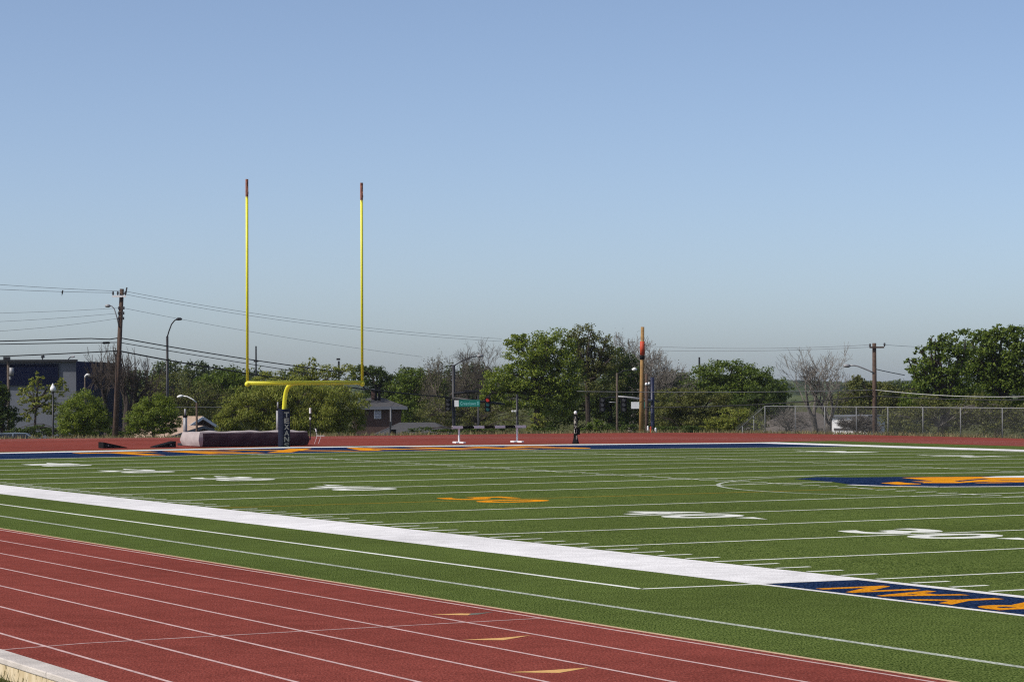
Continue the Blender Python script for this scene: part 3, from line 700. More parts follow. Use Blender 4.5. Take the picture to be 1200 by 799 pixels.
for s_ in (-1, 1):
    y = gyc+s_*2.82
    mb = MB(); mb.tube([(gxb, y, gz0+gh-0.09), (gxb, y, gz0+gh+9.15)], 0.062, 14); mb.ball((gxb, y, gz0+gh-0.05), 0.125)
    up_ = mb.build('upright', MT['yellow'], gp, True)
    mb = MB()
    for k in range(9):
        z0 = gz0+gh+9.16-k*0.095; o_ = 0.065+0.012*math.sin(k*1.9+s_)
        mb.box((gxb+o_*0.7, y+0.01*math.sin(k*2.3), z0), 0.016, 0.10, 0.115, ax=(math.cos(k*0.5), math.sin(k*0.5), 0), ay=(-math.sin(k*0.5), math.cos(k*0.5), 0))
    mb.tube([(gxb, y, gz0+gh+8.42), (gxb, y, gz0+gh+9.22)], 0.066, 10)
    mb.build('wind_ribbon', MT['ribbon'], up_)
mb = MB(); pr = 0.25; pts8 = []
for k in range(16):
    a = 2*math.pi*k/16+math.pi/16; c_, s2 = math.cos(a), math.sin(a); f_ = pr/(abs(c_)**4+abs(s2)**4)**0.25
    pts8.append((base[0]+f_*c_, gyc+f_*s2))
mb.add([(x, y, gz0+0.02) for x, y in pts8]+[(x, y, gz0+1.84) for x, y in pts8], [(k, (k+1) % 16, 16+(k+1) % 16, 16+k) for k in range(16)]+[tuple(range(16, 32)), tuple(reversed(range(16)))])
pad = mb.build('post_pad', MT['pad'], gp, bevel=0.02)
mb = MB()
for k, ch in enumerate('TEXANS'):
    v_, f_ = text_mesh(ch, 0.03); z1 = gz0+1.70-k*0.285
    V = [(base[0]+pr+0.008, gyc-0.10+q[0]*0.25, z1-0.24+q[1]*0.24) for q in v_]; mb.add(V, f_)
mb.build('lettering', MT['letter'], pad)

# ------------------------------------------------------------------ high jump mat, standards, wedges
ht = thing('high_jump_mat', 'long high jump landing mat under a mauve-grey tarp behind the goalpost', 'mat')
mx0, my0, my1, mdep, mh = -65.2, 23.15, 28.8, 2.5, 0.70
def lump(x, y): return 0.025*math.sin(3.1*y+x)+0.018*math.sin(5.7*y+1.3)+0.015*math.sin(4.4*x)
NX, NY = 10, 40; vs2 = []; fs2 = []
for j in range(NY+1):
    for i in range(NX+1):
        x = mx0-mdep*i/NX; y = my0+(my1-my0)*j/NY; e = min(i, NX-i, 1)*min(j, NY-j, 1)
        vs2.append((x, y, mh*(1.0 if e else 0.985)+lump(x, y)*(1 if e else 0.5)))
for j in range(NY):
    for i in range(NX):
        a = j*(NX+1)+i; fs2.append((a, a+NX+1, a+NX+2, a+1))
b0 = len(vs2)
ring = [j*(NX+1) for j in range(NY+1)] + [NY*(NX+1)+i for i in range(1, NX+1)] + [j*(NX+1)+NX for j in range(NY-1, -1, -1)] + [i for i in range(NX-1, 0, -1)]
cx_, cy_ = mx0-mdep/2, (my0+my1)/2
for lev, (z, o_) in enumerate(((0.645, 0.015), (0.50, 0.05), (0.30, 0.09), (0.10, 0.03), (0.02, 0.0))):
    for n_i, k in enumerate(ring):
        x, y, _ = vs2[k]; fo = 0.03*math.sin(n_i*0.9+lev)
        ox = (o_+fo*0.5)*(1 if abs(x-mx0) < 1e-6 else (-1 if abs(x-mx0+mdep) < 1e-6 else 0)); oy = (o_+fo*0.5)*(-1 if abs(y-my0) < 1e-6 else (1 if abs(y-my1) < 1e-6 else 0))
        vs2.append((x+ox, y+oy, z))
nr = len(ring)
for lev in range(5):
    for k in range(nr):
        a = ring[k] if lev == 0 else b0+(lev-1)*nr+k; b = ring[(k+1) % nr] if lev == 0 else b0+(lev-1)*nr+(k+1) % nr
        fs2.append((a, b0+lev*nr+k, b0+lev*nr+(k+1) % nr, b))
me_ = mb = MB(); mb.add(vs2, fs2); tc_ = mb.build('tarp_cover', [MT['cover'], MT['cover_shaded']], ht, True); tc_.data.set_sharp_from_angle(angle=R(38))
for pl_ in tc_.data.polygons:      # shade painted in as dark plum on front, right and back; the rest mauve
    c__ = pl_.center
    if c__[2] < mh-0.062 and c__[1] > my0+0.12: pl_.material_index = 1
for nm, u, vt, D, wd in (('left', 217, 479, 136.5, 0.24), ('right', 325.5, 471, 139, 0.2)):
    lab = 'grey jump standard with a dark band behind the left end of the mat' if nm == 'left' else 'grey jump standard with a dark band just left of the padded goalpost base'
    st = thing('jump_standard', lab, 'standard', 'high jump standards')
    top = at(u, vt, D); bx, by = top[0], top[1]
    mb = MB(); mb.tube([(bx, by, 0.12), (bx, by, top[2]-0.35)], wd*0.42, 10); mb.build('post', MT['grey_metal'], st, True)
    mb = MB(); mb.tube([(bx, by, top[2]-0.35), (bx, by, top[2])], wd*0.2, 10); mb.build('slider', MT['grey_metal'], st, True)
    mb = MB(); mb.tube([(bx, by, top[2]-0.42), (bx, by, top[2]-0.33)], wd*0.5, 10); mb.build('band', MT['black'], st)
    mb = MB(); mb.box((bx, by, 0.04), 0.9, 0.5, 0.12); mb.build('base', MT['dark_metal'], st)
for (ua, va, ub, vb, hi_left, lab) in ((121, 523.6, 149, 524.0, True, 'black rubber wedge ramp tall on its left end, on the red track'), (181.5, 524.0, 206, 522.8, False, 'black rubber wedge ramp tall on its right end, beside the mat')):
    t = thing('rubber_wedge', lab, 'ramp', 'black rubber ramps')
    a = np.array(on(ua, va)); b = np.array(on(ub, vb)); xm = -65.6
    def hit(u):   # lateral position on the line x = xm
        d = D_+RV*(u-600)/F; tt_ = (xm-CX)/d[0]; return CY+d[1]*tt_
    ya, yb = hit(ua), hit(ub); hgt = 0.30
    mb = MB(); pr_ = [(ya, 0.0), (yb, 0.0), (yb, 0.03 if hi_left else hgt), (ya, hgt if hi_left else 0.03)]
    mb.add([(xm, y, z-0.025) for y, z in pr_]+[(xm-0.8, y, z-0.025) for y, z in pr_], [(0, 1, 2, 3), (7, 6, 5, 4), (0, 4, 5, 1), (1, 5, 6, 2), (2, 6, 7, 3), (3, 7, 4, 0)])
    mb.build('ramp', MT['black'], t, bevel=0.01)
    yt = ya+0.25 if hi_left else yb-0.25
    mb = MB(); mb.tube([(xm+0.006, yt, 0.10), (xm-0.02, yt, 0.10)], 0.035, 8); mb.build('grip_hole', MT['grey_metal'], t)
# small white stand right of the mat
t = thing('folding_stand', 'small white spindly folding stand right of the mat', 'stand')
o_ = at(374, 519.5, 138); b = np.array([o_[0], o_[1], 0])
mb = MB()
for s_ in (-1, 1):
    mb.tube([b+RH*(-0.14+s_*0.10), b+RH*(0.0+s_*0.10)+UP*0.40], 0.009, 6)
mb.build('legs', MT['white_paint'], t)
mb = MB(); mb.box(b+RH*0.06+UP*0.41, 0.42, 0.05, 0.03, RH, DH, UP); mb.build('top_bar', MT['white_paint'], t)
mb = MB(); mb.tube([b-RH*0.10+UP*0.40, b-RH*0.14+UP*0.62], 0.012, 6); mb.tube([b-RH*0.14+UP*0.62, b-RH*0.18+UP*0.78], 0.04, 8); mb.build('indicator', MT['white_paint'], t)
t = thing('slim_marker', 'slim white marker pole standing behind the mat', 'marker')
o_ = at(363.5, 480, 150); mb = MB(); mb.tube([(o_[0], o_[1], -0.05), o_], 0.03, 8); mb.build('pole', MT['dark_metal'], t)
mb = MB(); mb.tube([o_-UP*0.2, o_+UP*0.1], 0.06, 8); mb.build('white_band', MT['white_paint'], t)
mb = MB(); mb.tube([o_-UP*0.55, o_-UP*0.42], 0.045, 8); mb.build('white_band', MT['white_paint'], t)

# ------------------------------------------------------------------ steeplechase barrier
sb = thing('steeplechase_barrier', 'black and white steeplechase barrier on two white stands', 'barrier')
bx = -65.0
def lat(u, x):
    d = D_+RV*(u-600)/F; return CY+d[1]*(x-CX)/d[0]
ya, yb = lat(529.5, bx), lat(616, bx); zb = 0.80
mb = MB(); mb.box((bx, (ya+yb)/2, zb), 0.127, yb-ya, 0.127); beam = mb.build('beam', MT['black'], sb, bevel=0.006)
for u_a, u_b in ((529.5, 541.5), (554.5, 566.5), (579, 591), (603, 615.5)):
    mb = MB(); mb.box((bx, (lat(u_a, bx)+lat(u_b, bx))/2, zb+0.001), 0.134, lat(u_b, bx)-lat(u_a, bx), 0.134); mb.build('white_band', MT['white_paint'], beam)
for u in (537.5, 605.5):
    y = lat(u, bx)
    mb = MB(); mb.box((bx, y, 0.40), 0.07, 0.075, 0.67); st = mb.build('stand', MT['white_paint'], sb)
    mb = MB(); mb.box((bx, y, 0.03), 1.3, 0.14, 0.08); mb.box((bx+0.1, y, 0.025), 0.14, 0.52, 0.075); mb.build('foot', MT['white_paint'], st, bevel=0.01)

# ------------------------------------------------------------------ black marker post
mp = thing('marker_post', 'black padded marker post with a white ball on top and white lettering', 'post')
xq = -60.0; yq = lat(674, xq)
mb = MB(); mb.tube([(xq, yq, 0.0), (xq, yq, 0.05), (xq, yq, 0.38)], [0.2, 0.19, 0.09], 4); mb.build('base', MT['black'], mp)
mb = MB(); mb.tube([(xq, yq, 0.3), (xq, yq, 1.42)], 0.10, 16); col = mb.build('column', MT['black'], mp, True)
mb = MB(); mb.ball((xq, yq, 1.54), 0.085, 0.095); mb.build('ball', MT['white_paint'], mp, True)
mb = MB(); mb.box((xq+0.02, yq+0.14, 0.62), 0.16, 0.12, 0.34); mb.build('side_box', MT['black'], mp, bevel=0.01)
mb = MB()
for k, (ch, z1) in enumerate((('A', 1.28), ('R', 1.08), ('2', 0.84), ('U', 0.60))):
    v_, f_ = text_mesh(ch, 0.03); s_ = 0.17+0.015*k
    V = []
    for q in v_:
        a = -0.55+(q[0]-0.5)*1.5; V.append((xq+0.105*math.cos(a), yq+0.105*math.sin(a), z1-0.1+q[1]*s_))
    mb.add(V, f_)
mb.box((xq+0.11, yq, 0.30), 0.03, 0.05, 0.22)
mb.build('lettering', MT['letter'], col)

# ------------------------------------------------------------------ chain link fence
fn = thing('chain_link_fence', 'grey chain link fence beside the far track, sloping down at its left end', 'fence')
fy = 68.3
def xat(u, y):
    d = D_+RV*(u-600)/F; return CX+d[0]*(y-CY)/d[1]
ux = [896, 931.5, 966, 1003, 1040, 1081, 1125, 1174]; xsF = [xat(u, fy) for u in ux]
while xsF[-1] < -20: xsF.append(xsF[-1]+2.75)
top_z = 1.58; cor = np.array([xsF[0], fy]); dwn = at(862, 506, 186); dn = np.array([dwn[0], dwn[1]])
def ftop(i_): return top_z
for x in xsF:
    mb = MB(); mb.tube([(x, fy, -0.3), (x, fy, top_z)], 0.031, 8); mb.build('post', MT['fence_steel'], fn, True)
for f_ in (0.36, 0.75):
    q_ = cor+(dn-cor)*f_; z_ = top_z+(dwn[2]-top_z)*f_
    mb = MB(); mb.tube([(q_[0], q_[1], float(ground_z(*q_))-0.2), (q_[0], q_[1], z_)], 0.031, 8); mb.build('post', MT['fence_steel'], fn, True)
mb = MB(); mb.tube([dwn, (cor[0], cor[1], top_z), (xsF[-1], fy, top_z)], 0.027, 8); mb.build('top_rail', MT['fence_steel'], fn, True)
VV = []; QQ = []
def wire3(a, b, r_):
    k = len(VV); d = b-a; d /= np.linalg.norm(d); n1 = np.array([-d[1], d[0], 0.0]); n1 = n1/(np.linalg.norm(n1)+1e-9); n2 = np.cross(d, n1)
    for p_ in (a, b):
        for j in range(3):
            an = 2*math.pi*j/3; VV.append(p_+r_*(n1*math.cos(an)+n2*math.sin(an)))
    for j in range(3): QQ.append((k+j, k+(j+1) % 3, k+3+(j+1) % 3, k+3+j))
zb0, zt0 = 0.0-0.05, top_z; Hh = zt0-zb0
for x in np.arange(xsF[0], xsF[-1]-Hh, 0.082):
    off = 0.006
    wire3(np.array([x, fy-off, zb0]), np.array([x+Hh, fy-off, zt0]), 0.0021); wire3(np.array([x+Hh, fy+off, zb0]), np.array([x, fy+off, zt0]), 0.0021)
L2 = np.linalg.norm(dn-cor); e2 = np.array([*(dn-cor)/L2, 0])
for s_ in np.arange(0, L2, 0.19):
    p0 = np.array([*cor, 0])+e2*s_; g0 = min(float(ground_z(p0[0], p0[1])), top_z+(dwn[2]-top_z)*s_/L2-0.05); zt_ = top_z+(dwn[2]-top_z)*s_/L2; h_ = zt_-g0
    hh = min(h_, L2-s_)
    if hh > 0.1: wire3(p0+UP*g0, p0+e2*hh+UP*(g0+hh), 0.0021)
    hh = min(h_, s_)
    if hh > 0.1: wire3(p0+UP*g0, p0-e2*hh+UP*(g0+hh), 0.0021)
link('wire_mesh', np_mesh('wire_mesh', np.array(VV), np.array(QQ)), mat('weathered_wire', (0.13, 0.13, 0.13), 0.6, 0.1, 4), fn)

# ------------------------------------------------------------------ poles, lamps, signals
def gpole(top, r0_, r1_, base=None, n=10):
    base = np.array([top[0], top[1], float(ground_z(top[0], top[1]))-0.3]) if base is None else base
    mb = MB(); mb.tube([base, base*0.5+top*0.5, top], [r0_, (r0_+r1_)/2, r1_], n); return mb

# left utility pole
D = 172; t = thing('utility_pole', 'tall leaning timber utility pole with white crossarm and lamp at left', 'utility pole')
top = at(142.8, 338.5, D); bt = at(135, 511, D); dv = (bt-top)/(top[2]-bt[2]); base = top+dv*(top[2]-float(ground_z(top[0], top[1]))+0.3)
gpole(top, 0.20, 0.13, base).build('pole', MT['creosote'], t, True)
mb = MB(); ca, cb = at(131.5, 348.2, D-0.2), at(147.5, 346.2, D-0.2); ca[2] = cb[2] = (ca[2]+cb[2])/2
mb.box((ca+cb)/2, np.linalg.norm(cb-ca), 0.11, 0.13, unit(cb-ca), DH, UP); arm = mb.build('crossarm', MT['white_paint'], t)
for u in (132.5, 138, 147):
    q_ = at(u, 344, D-0.2); mb = MB(); mb.tube([q_-UP*0.12, q_, q_+UP*0.14], [0.03, 0.07, 0.05], 8); mb.build('insulator', MT['insul'], arm)
for v in (361, 367, 373):
    for u in (-2.6, 2.6):
        uu = 142.5-(v-341)*0.035+u+0.4; q_ = at(uu, v, D-0.1); mb = MB(); mb.tube([q_-UP*0.09, q_+UP*0.09], 0.07, 8); mb.build('insulator', MT['insul'], t)
q_ = at(147.2, 340.5, D); mb = MB(); mb.tube([q_-UP*0.25, q_+UP*0.2+RH*0.08], 0.05, 8); mb.tube([top-UP*0.4, q_-UP*0.1], 0.03, 6); mb.build('cutout', MT['insul'], t)
mb = MB(); mb.tube([at(u, v, D-0.15) for u, v in ((139.4, 383), (137, 372), (134, 362), (131, 358.8), (128, 358.4))], 0.035, 8); la = mb.build('lamp_arm', MT['grey_metal'], t, True)
mb = MB(); mb.tube([at(129.5, 358.6, D-0.15), at(127.5, 358.4, D-0.15), at(124, 358.6, D-0.15), at(123, 358.9, D-0.15)], [0.05, 0.11, 0.09, 0.03], 8); mb.build('lamp_head', MT['grey_metal'], la, True)

# right utility pole
D = 174; t = thing('utility_pole', 'timber utility pole with a long lamp arm behind the fence at right', 'utility pole')
top = at(1024.5, 402, D); gpole(top, 0.17, 0.13).build('pole', MT['creosote'], t, True)
mb = MB(); mb.box((at(1019, 407.5, D-0.2)+at(1036, 406.5, D-0.2))/2, 17*D/F, 0.09, 0.1, RH, DH, UP); arm = mb.build('crossarm', MT['creosote'], t)
for u, v in ((1019.5, 404.5), (1036.5, 403.6)):
    q_ = at(u, v, D-0.2); mb = MB(); mb.tube([q_-UP*0.14, q_, q_+UP*0.1], [0.03, 0.07, 0.05], 8); mb.build('insulator', MT['insul'], arm)
mb = MB(); mb.tube([at(u, v, D-0.15) for u, v in ((1024, 437), (1019, 434.5), (1013, 432), (1006, 429.2), (1001, 428.2), (995, 428.2))], 0.045, 8); la = mb.build('lamp_arm', MT['grey_metal'], t, True)
mb = MB(); mb.tube([at(u, 428.6, D-0.15) for u in (997, 994, 990, 988)], [0.05, 0.12, 0.10, 0.03], 8); mb.build('lamp_head', MT['grey_metal'], la, True)

# pole with the red sleeve, and the darker one beside it
D = 176; t = thing('timber_pole', 'fresh pale timber pole with an orange-red sleeve near its top', 'pole')
top = at(753, 383, D); base = at(751.3, 506, D); base[2] = float(ground_z(base[0], base[1]))-0.2
gpole(top, 0.17, 0.11, base, 12).build('pole', MT['pine'], t, True)
def alongp(v): return top+(base-top)*((top[2]-at(752, v, D)[2])/(top[2]-base[2]))
mb = MB(); mb.tube([alongp(400), alongp(416)], 0.155, 12); mb.build('red_sleeve', MT['red_wrap'], t, True)
mb = MB(); mb.tube([alongp(416.5), alongp(421)], 0.16, 12); mb.build('black_band', MT['black'], t, True)
t = thing('timber_pole', 'shorter dark timber pole just right of the red-sleeved pole', 'pole')
gpole(at(757.5, 438, 180), 0.14, 0.11).build('pole', MT['creosote'], t, True)
mb = MB(); q_ = at(757.5, 450, 179.8); mb.ball(q_, 0.1); mb.build('bracket', MT['white_paint'], t)

# grey pole with a white luminaire
D = 186; t = thing('street_lamp', 'slim grey pole with a small white luminaire left of the red-sleeved pole', 'street lamp')
top = at(723, 437, D); gpole(top, 0.10, 0.07).build('pole', MT['bark'], t, True)
mb = MB(); mb.tube([top-UP*0.1, at(730, 434.5, D), at(741, 433, D)], 0.03, 6); a_ = mb.build('arm', MT['dark_metal'], t)
mb = MB(); mb.tube([at(740.5, 433, D), at(743.5, 432.6, D), at(746.5, 432.8, D)], [0.06, 0.13, 0.05], 8); mb.build('lamp_head', MT['white_paint'], a_, True)

# curved street lamp left
D = 205; t = thing('street_lamp', 'dark street lamp with an upswept curved arm at left', 'street lamp')
top = at(196, 394, D); gpole(top, 0.13, 0.09).build('pole', MT['dark_metal'], t, True)
mb = MB(); mb.tube([at(u, v, D) for u, v in ((196, 395), (198, 388), (201, 380), (204.5, 375.5), (208, 374))], 0.05, 8); a_ = mb.build('arm', MT['dark_metal'], t, True)
mb = MB(); mb.tube([at(u, v, D) for u, v in ((206.5, 374.4), (208.5, 373.8), (212, 373.8), (213.5, 374.2))], [0.06, 0.12, 0.1, 0.04], 8); mb.build('lamp_head', MT['dark_metal'], a_, True)

# white-armed lamp
D = 188; t = thing('street_lamp', 'brown street lamp with a white curved arm left of the mat', 'street lamp')
top = at(230.5, 472, D); gpole(top, 0.09, 0.07).build('pole', MT['creosote'], t, True)
mb = MB(); mb.tube([at(u, v, D) for u, v in ((230.5, 472), (226, 468), (219, 464.5), (214, 463.8))], 0.045, 8); a_ = mb.build('arm', MT['white_paint'], t, True)
mb = MB(); mb.tube([at(u, v, D) for u, v in ((215, 463.8), (212, 464), (209, 464.8), (207.5, 465.4))], [0.05, 0.1, 0.09, 0.03], 8); mb.build('lamp_head', MT['white_paint'], a_, True)

# acorn lamp
D = 176; t = thing('acorn_lamp', 'black post lamp with a white acorn globe in front of the navy building', 'street lamp')
top = at(62, 459.5, D); mb = gpole(top, 0.08, 0.055); mb.tube([top, top+UP*0.06], [0.13, 0.13], 10); mb.build('pole', MT['dark_metal'], t, True)
mb = MB(); mb.tube([top+UP*z for z in (0.05, 0.15, 0.28, 0.38)], [0.11, 0.19, 0.18, 0.12], 12); g_ = mb.build('globe', MT['white_paint'], t, True)
mb = MB(); mb.tube([top+UP*z for z in (0.38, 0.46, 0.58)], [0.13, 0.07, 0.02], 10); mb.build('finial', MT['white_paint'], g_)

# lamp by the building
D = 235; t = thing('street_lamp', 'grey lamp pole with a white cowl head before the navy building corner', 'street lamp')
top = at(99.5, 442, D); gpole(top, 0.09, 0.06).build('pole', MT['bark'], t, True)
mb = MB(); mb.tube([at(u, v, D) for u, v in ((99.5, 443), (100, 440.5), (102, 439), (105, 439.4), (107, 441))], [0.05, 0.08, 0.12, 0.11, 0.07], 8); mb.build('lamp_head', MT['white_paint'], t, True)

# grey pole with transformer far left
D = 196; t = thing('utility_pole', 'grey utility pole with a transformer at the far left', 'utility pole')
top = at(9.8, 420, D); gpole(top, 0.13, 0.1).build('pole', MT['bark'], t, True)
mb = MB(); mb.box(at(8, 420.5, D-0.2), 8*D/F, 0.12, 0.3, RH, DH, UP); mb.build('crossarm', MT['dark_metal'], t)
q_ = at(13.6, 435.5, D-0.1); mb = MB(); mb.tube([q_-UP*0.3, q_+UP*0.3], 0.17, 12); mb.build('transformer', MT['grey_metal'], t, True)
q_ = at(11.8, 443, D-0.1); mb = MB(); mb.tube([q_-UP*0.1, q_+UP*0.12], 0.08, 8); mb.build('meter_box', MT['grey_metal'], t)

# distant slim mast and dish mast
t = thing('distant_mast', 'slim dark mast standing between the uprights far away', 'mast')
D = 290; top = at(300, 405.5, D); gpole(top, 0.12, 0.08).build('pole', MT['dark_metal'], t)
mb = MB(); mb.box(at(300, 423, D), 0.5, 0.12, 0.2, RH, DH, UP); mb.build('bracket', MT['dark_metal'], t)
t = thing('floodlight_mast', 'dark floodlight mast above the tree top near the right upright', 'mast')
D = 250; top = at(397, 423, D); gpole(top, 0.12, 0.09).build('pole', MT['dark_metal'], t)
mb = MB(); mb.box(at(396.5, 420.8, D), 4.2*D/F, 0.3, 2.2*D/F, RH, DH, UP); mb.build('floodlight', MT['dark_metal'], t)
mb = MB(); mb.box(at(397.5, 435, D), 2.6*D/F, 0.25, 6*D/F, RH, DH, UP); mb.build('cabinet', MT['black'], t)
for u, v0, lab in ((819.5, 418.5, 'slim stub of a distant pole above the domed tree, left one'), (841, 421, 'slim stub of a distant pole above the domed tree, right one')):
    t = thing('distant_mast', lab, 'mast'); gpole(at(u, v0, 300), 0.13, 0.1).build('pole', MT['dark_metal'], t)

# signal mast, left
D = 195
def head(parent, u, v, D, hpx, lens, lit=None):
    k = D/F; c = at(u, v, D)
    mb = MB(); mb.box(c, hpx*0.42*k, 0.22, hpx*k, RH, DH, UP); hd = mb.build('signal_head', MT['black'], parent, bevel=0.02)
    for i_, m_ in enumerate(lens):
        q2 = c+UP*(hpx*k*(0.32-0.32*i_))-DH*0.115
        mb = MB(); mb.tube([q2, q2-DH*0.03], hpx*k*0.13, 12); mb.build('lens', m_, hd)
        mb = MB(); mb.tube([q2+UP*hpx*k*0.15, q2+UP*hpx*k*0.15-DH*0.2], hpx*k*0.05, 6); mb.build('visor', MT['black'], hd)
t = thing('traffic_signal', 'dark traffic signal pole with a mast arm, a green street sign and an upswept lamp', 'traffic signal')
top = at(531.5, 427.5, D); gpole(top, 0.15, 0.11).build('pole', MT['dark_metal'], t, True)
mb = MB(); mb.tube([at(u, v, D) for u, v in ((531.5, 429), (540, 423.5), (549, 419.5), (557, 417.6), (563, 417))], 0.045, 8); a_ = mb.build('lamp_arm', MT['dark_metal'], t, True)
mb = MB(); mb.tube([at(u, v, D) for u, v in ((559, 417.3), (562, 416.9), (566.5, 417.2))], [0.05, 0.12, 0.06], 8); mb.build('lamp_head', MT['grey_metal'], a_, True)
mb = MB(); mb.tube([at(u, v, D-0.2) for u, v in ((531.5, 461), (545, 459.8), (561.5, 458.5))], [0.09, 0.08, 0.07], 8); mb.box(at(553, 458, D-0.3), 17*D/F, 0.2, 2.4*D/F, RH, DH, UP); mb.build('upper_arm', MT['dark_metal'], t)
mb = MB(); mb.tube([at(u, v, D-0.2) for u, v in ((531.5, 466.5), (560, 470), (592, 473.6))], [0.10, 0.085, 0.07], 8); arm = mb.build('mast_arm', MT['dark_metal'], t, True)
head(t, 525, 473.5, D-0.3, 16, (MT['insul'], MT['insul'], MT['insul']))
head(t, 571.5, 474, D-0.4, 17, (MT['red_glow'], MT['teal_lens'], MT['teal_lens']))
c0 = at(550.2, 472.5, D-0.5); k_ = D/F
mb = MB(); mb.box(c0, 24.5*k_, 0.04, 8.0*k_, RH, DH, UP); sg_ = mb.build('street_sign', MT['sign_green'], t)
mb = MB(); mb.box(at(535.0, 472.6, D-0.5), 5.0*k_, 0.05, 7.4*k_, RH, DH, UP); mb.build('white_panel', MT['white_paint'], sg_)
SL = mat('sign_lettering', (0.22, 0.55, 0.55), 0.5, 0.05, 4)
mb = MB(); v_, f_ = text_mesh('Greenlawn', 0.01); o2 = at(539.5, 474.6, D-0.53)-DH*0.0; mb.add([o2+RH*q[0]*18*k_+UP*q[1]*3.8*k_ for q in v_], f_)
v_, f_ = text_mesh('D', 0.02); o2 = at(559, 474.4, D-0.53); mb.add([o2+RH*q[0]*2.6*k_+UP*q[1]*3.6*k_ for q in v_], f_)
mb.build('lettering', SL, sg_)
t = thing('signal_post', 'dark post with two pale fittings under the bright green tree, right of the red signal', 'post')
D = 200; gpole(at(606, 462, D), 0.11, 0.09).build('pole', MT['dark_metal'], t, True)
mb = MB()
for u in (600.5, 604): mb.tube([at(u, 480.5, D-0.2), at(u, 482.5, D-0.2)], 0.06, 8)
mb.tube([at(599.5, 481.5, D-0.1), at(606, 481.5, D)], 0.03, 6); mb.build('pedestrian_button', MT['white_paint'], t)
t = thing('signal_post', 'thin dark post beneath the green street sign', 'post')
gpole(at(560.5, 463, 203), 0.08, 0.06).build('pole', MT['dark_metal'], t, True)

# signal mast, right
D = 190; t = thing('traffic_signal', 'navy traffic signal pole with two signal heads right of the red-sleeved pole', 'traffic signal')
top = at(764.5, 442, D); gpole(top, 0.15, 0.13).build('pole', MT['navy_metal'], t, True)
mb = MB(); mb.ball(at(760.5, 449.5, D), 0.11); mb.build('camera_dome', MT['white_paint'], t, True)
mb = MB(); mb.tube([at(u, v, D-0.2) for u, v in ((764, 469.5), (740, 466), (722, 464.3), (700, 472))][:3], [0.1, 0.08, 0.06], 8); mb.tube([at(713, 471.2, D-0.2), at(723, 471.4, D-0.2)], 0.04, 6); mb.build('mast_arm', MT['grey_metal'], t, True)
head(t, 706, 474, D-0.3, 17, (MT['insul'],)*3); head(t, 731, 474, D-0.3, 17, (MT['insul'],)*3)
mb = MB(); mb.tube([at(722, 465, D-0.2), at(706, 466.5, D-0.25)], 0.05, 6); mb.build('arm_tip', MT['dark_metal'], t)
mb = MB(); mb.box(at(745.5, 475, D-16), 13*(D-16)/F, 0.05, 8*(D-16)/F, RH, DH, UP)
mb = MB(); mb.box(at(744.4, 474.8, D-0.5), 9.5*D/F, 0.05, 7.8*D/F, RH, DH, UP); s2 = mb.build('street_sign', MT['white_paint'], t)
mb = MB(); mb.box(at(754, 474.8, D-0.52), 10*D/F, 0.05, 7.8*D/F, RH, DH, UP); mb.build('green_panel', MT['sign_green'], s2)
t = thing('signal_post', 'thin green sign post right of the dark timber pole', 'post')
gpole(at(759.3, 471, 184), 0.035, 0.03).build('pole', MT['sign_green'], t)
for u, v, m_, nm, lab in ((759.2, 500, 'white_paint', 'utility_marker', 'short white utility marker at the foot of the dark timber pole'), (762.6, 500.5, 'red_wrap', 'utility_marker', 'short red utility marker between two white ones'), (768.3, 502, 'white_paint', 'utility_marker', 'short white utility marker right of the red one')):
    t = thing(nm, lab, 'marker', 'utility markers by the timber poles'); q_ = at(u, v, 172)
    mb = MB(); mb.tube([(q_[0], q_[1], float(ground_z(q_[0], q_[1]))-0.1), q_], 0.06, 8); mb.ball(q_, 0.06); mb.build('post', MT[m_], t)

# ------------------------------------------------------------------ wires
def wire(label, pts, D, r_, m='wire', D2=None, sag=0.0, name='power_line', group='overhead wires'):
    P_ = []; n_ = len(pts)
    dense = []
    us = np.array([p_[0] for p_ in pts], float); vv = np.array([p_[1] for p_ in pts], float)
    # the spans run on past the edges of the view
    ext = []
    if us[0] < 0: ext.append(0)
    if us[-1] > 1200: ext.append(1)
    u_lo = us[0]-260 if 0 in ext else us[0]; u_hi = us[-1]+260 if 1 in ext else us[-1]
    uu = np.linspace(u_lo, u_hi, 40)
    if n_ == 3: co = np.polyfit(us, vv, 2); v2 = np.polyval(co, uu)
    else: v2 = np.interp(uu, us, vv) - np.where(uu < us[0], (uu-us[0])*0.012, 0)
    for a, b in zip(uu, v2):
        f_ = (a-us[0])/(us[-1]-us[0]); P_.append(at(a, b, D+((D2 or D)-D)*f_))
    mb = MB(); mb.tube(P_, r_, 5); o = mb.build(name, MT[m], None, True); tag(o, label, 'wire', group)
    return o
DL = 172
wire('topmost thin wire from the left utility pole to the left edge', [(-30, 331.5), (79, 338.4), (147, 341.5)], 165, 0.0115, 'wire_thin', DL)
wire('second thin wire, with a bird on it, left of the tall utility pole', [(-30, 337.6), (66, 341.6), (133, 343)], 165, 0.0115, 'wire_thin', DL)
wire('third thin wire left of the tall utility pole, upper of the three rising to it', [(-30, 367.6), (60, 365), (139.5, 361)], 165, 0.009, 'wire_thin', DL)
wire('fourth thin wire left of the tall utility pole, middle of the three rising to it', [(-30, 378), (60, 373.4), (139.5, 367)], 165, 0.009, 'wire_thin', DL)
wire('fifth thin wire left of the tall utility pole, lowest of the three rising to it', [(-30, 389.5), (60, 383), (139, 373)], 165, 0.009, 'wire_thin', DL)
wire('upper thick black cable left of the tall utility pole', [(-30, 400.3), (0, 399.8), (50, 398.4), (100, 396.6), (113, 396.6), (124, 398), (131, 397.3), (139.8, 395.8)], 168, 0.034, 'wire', DL)
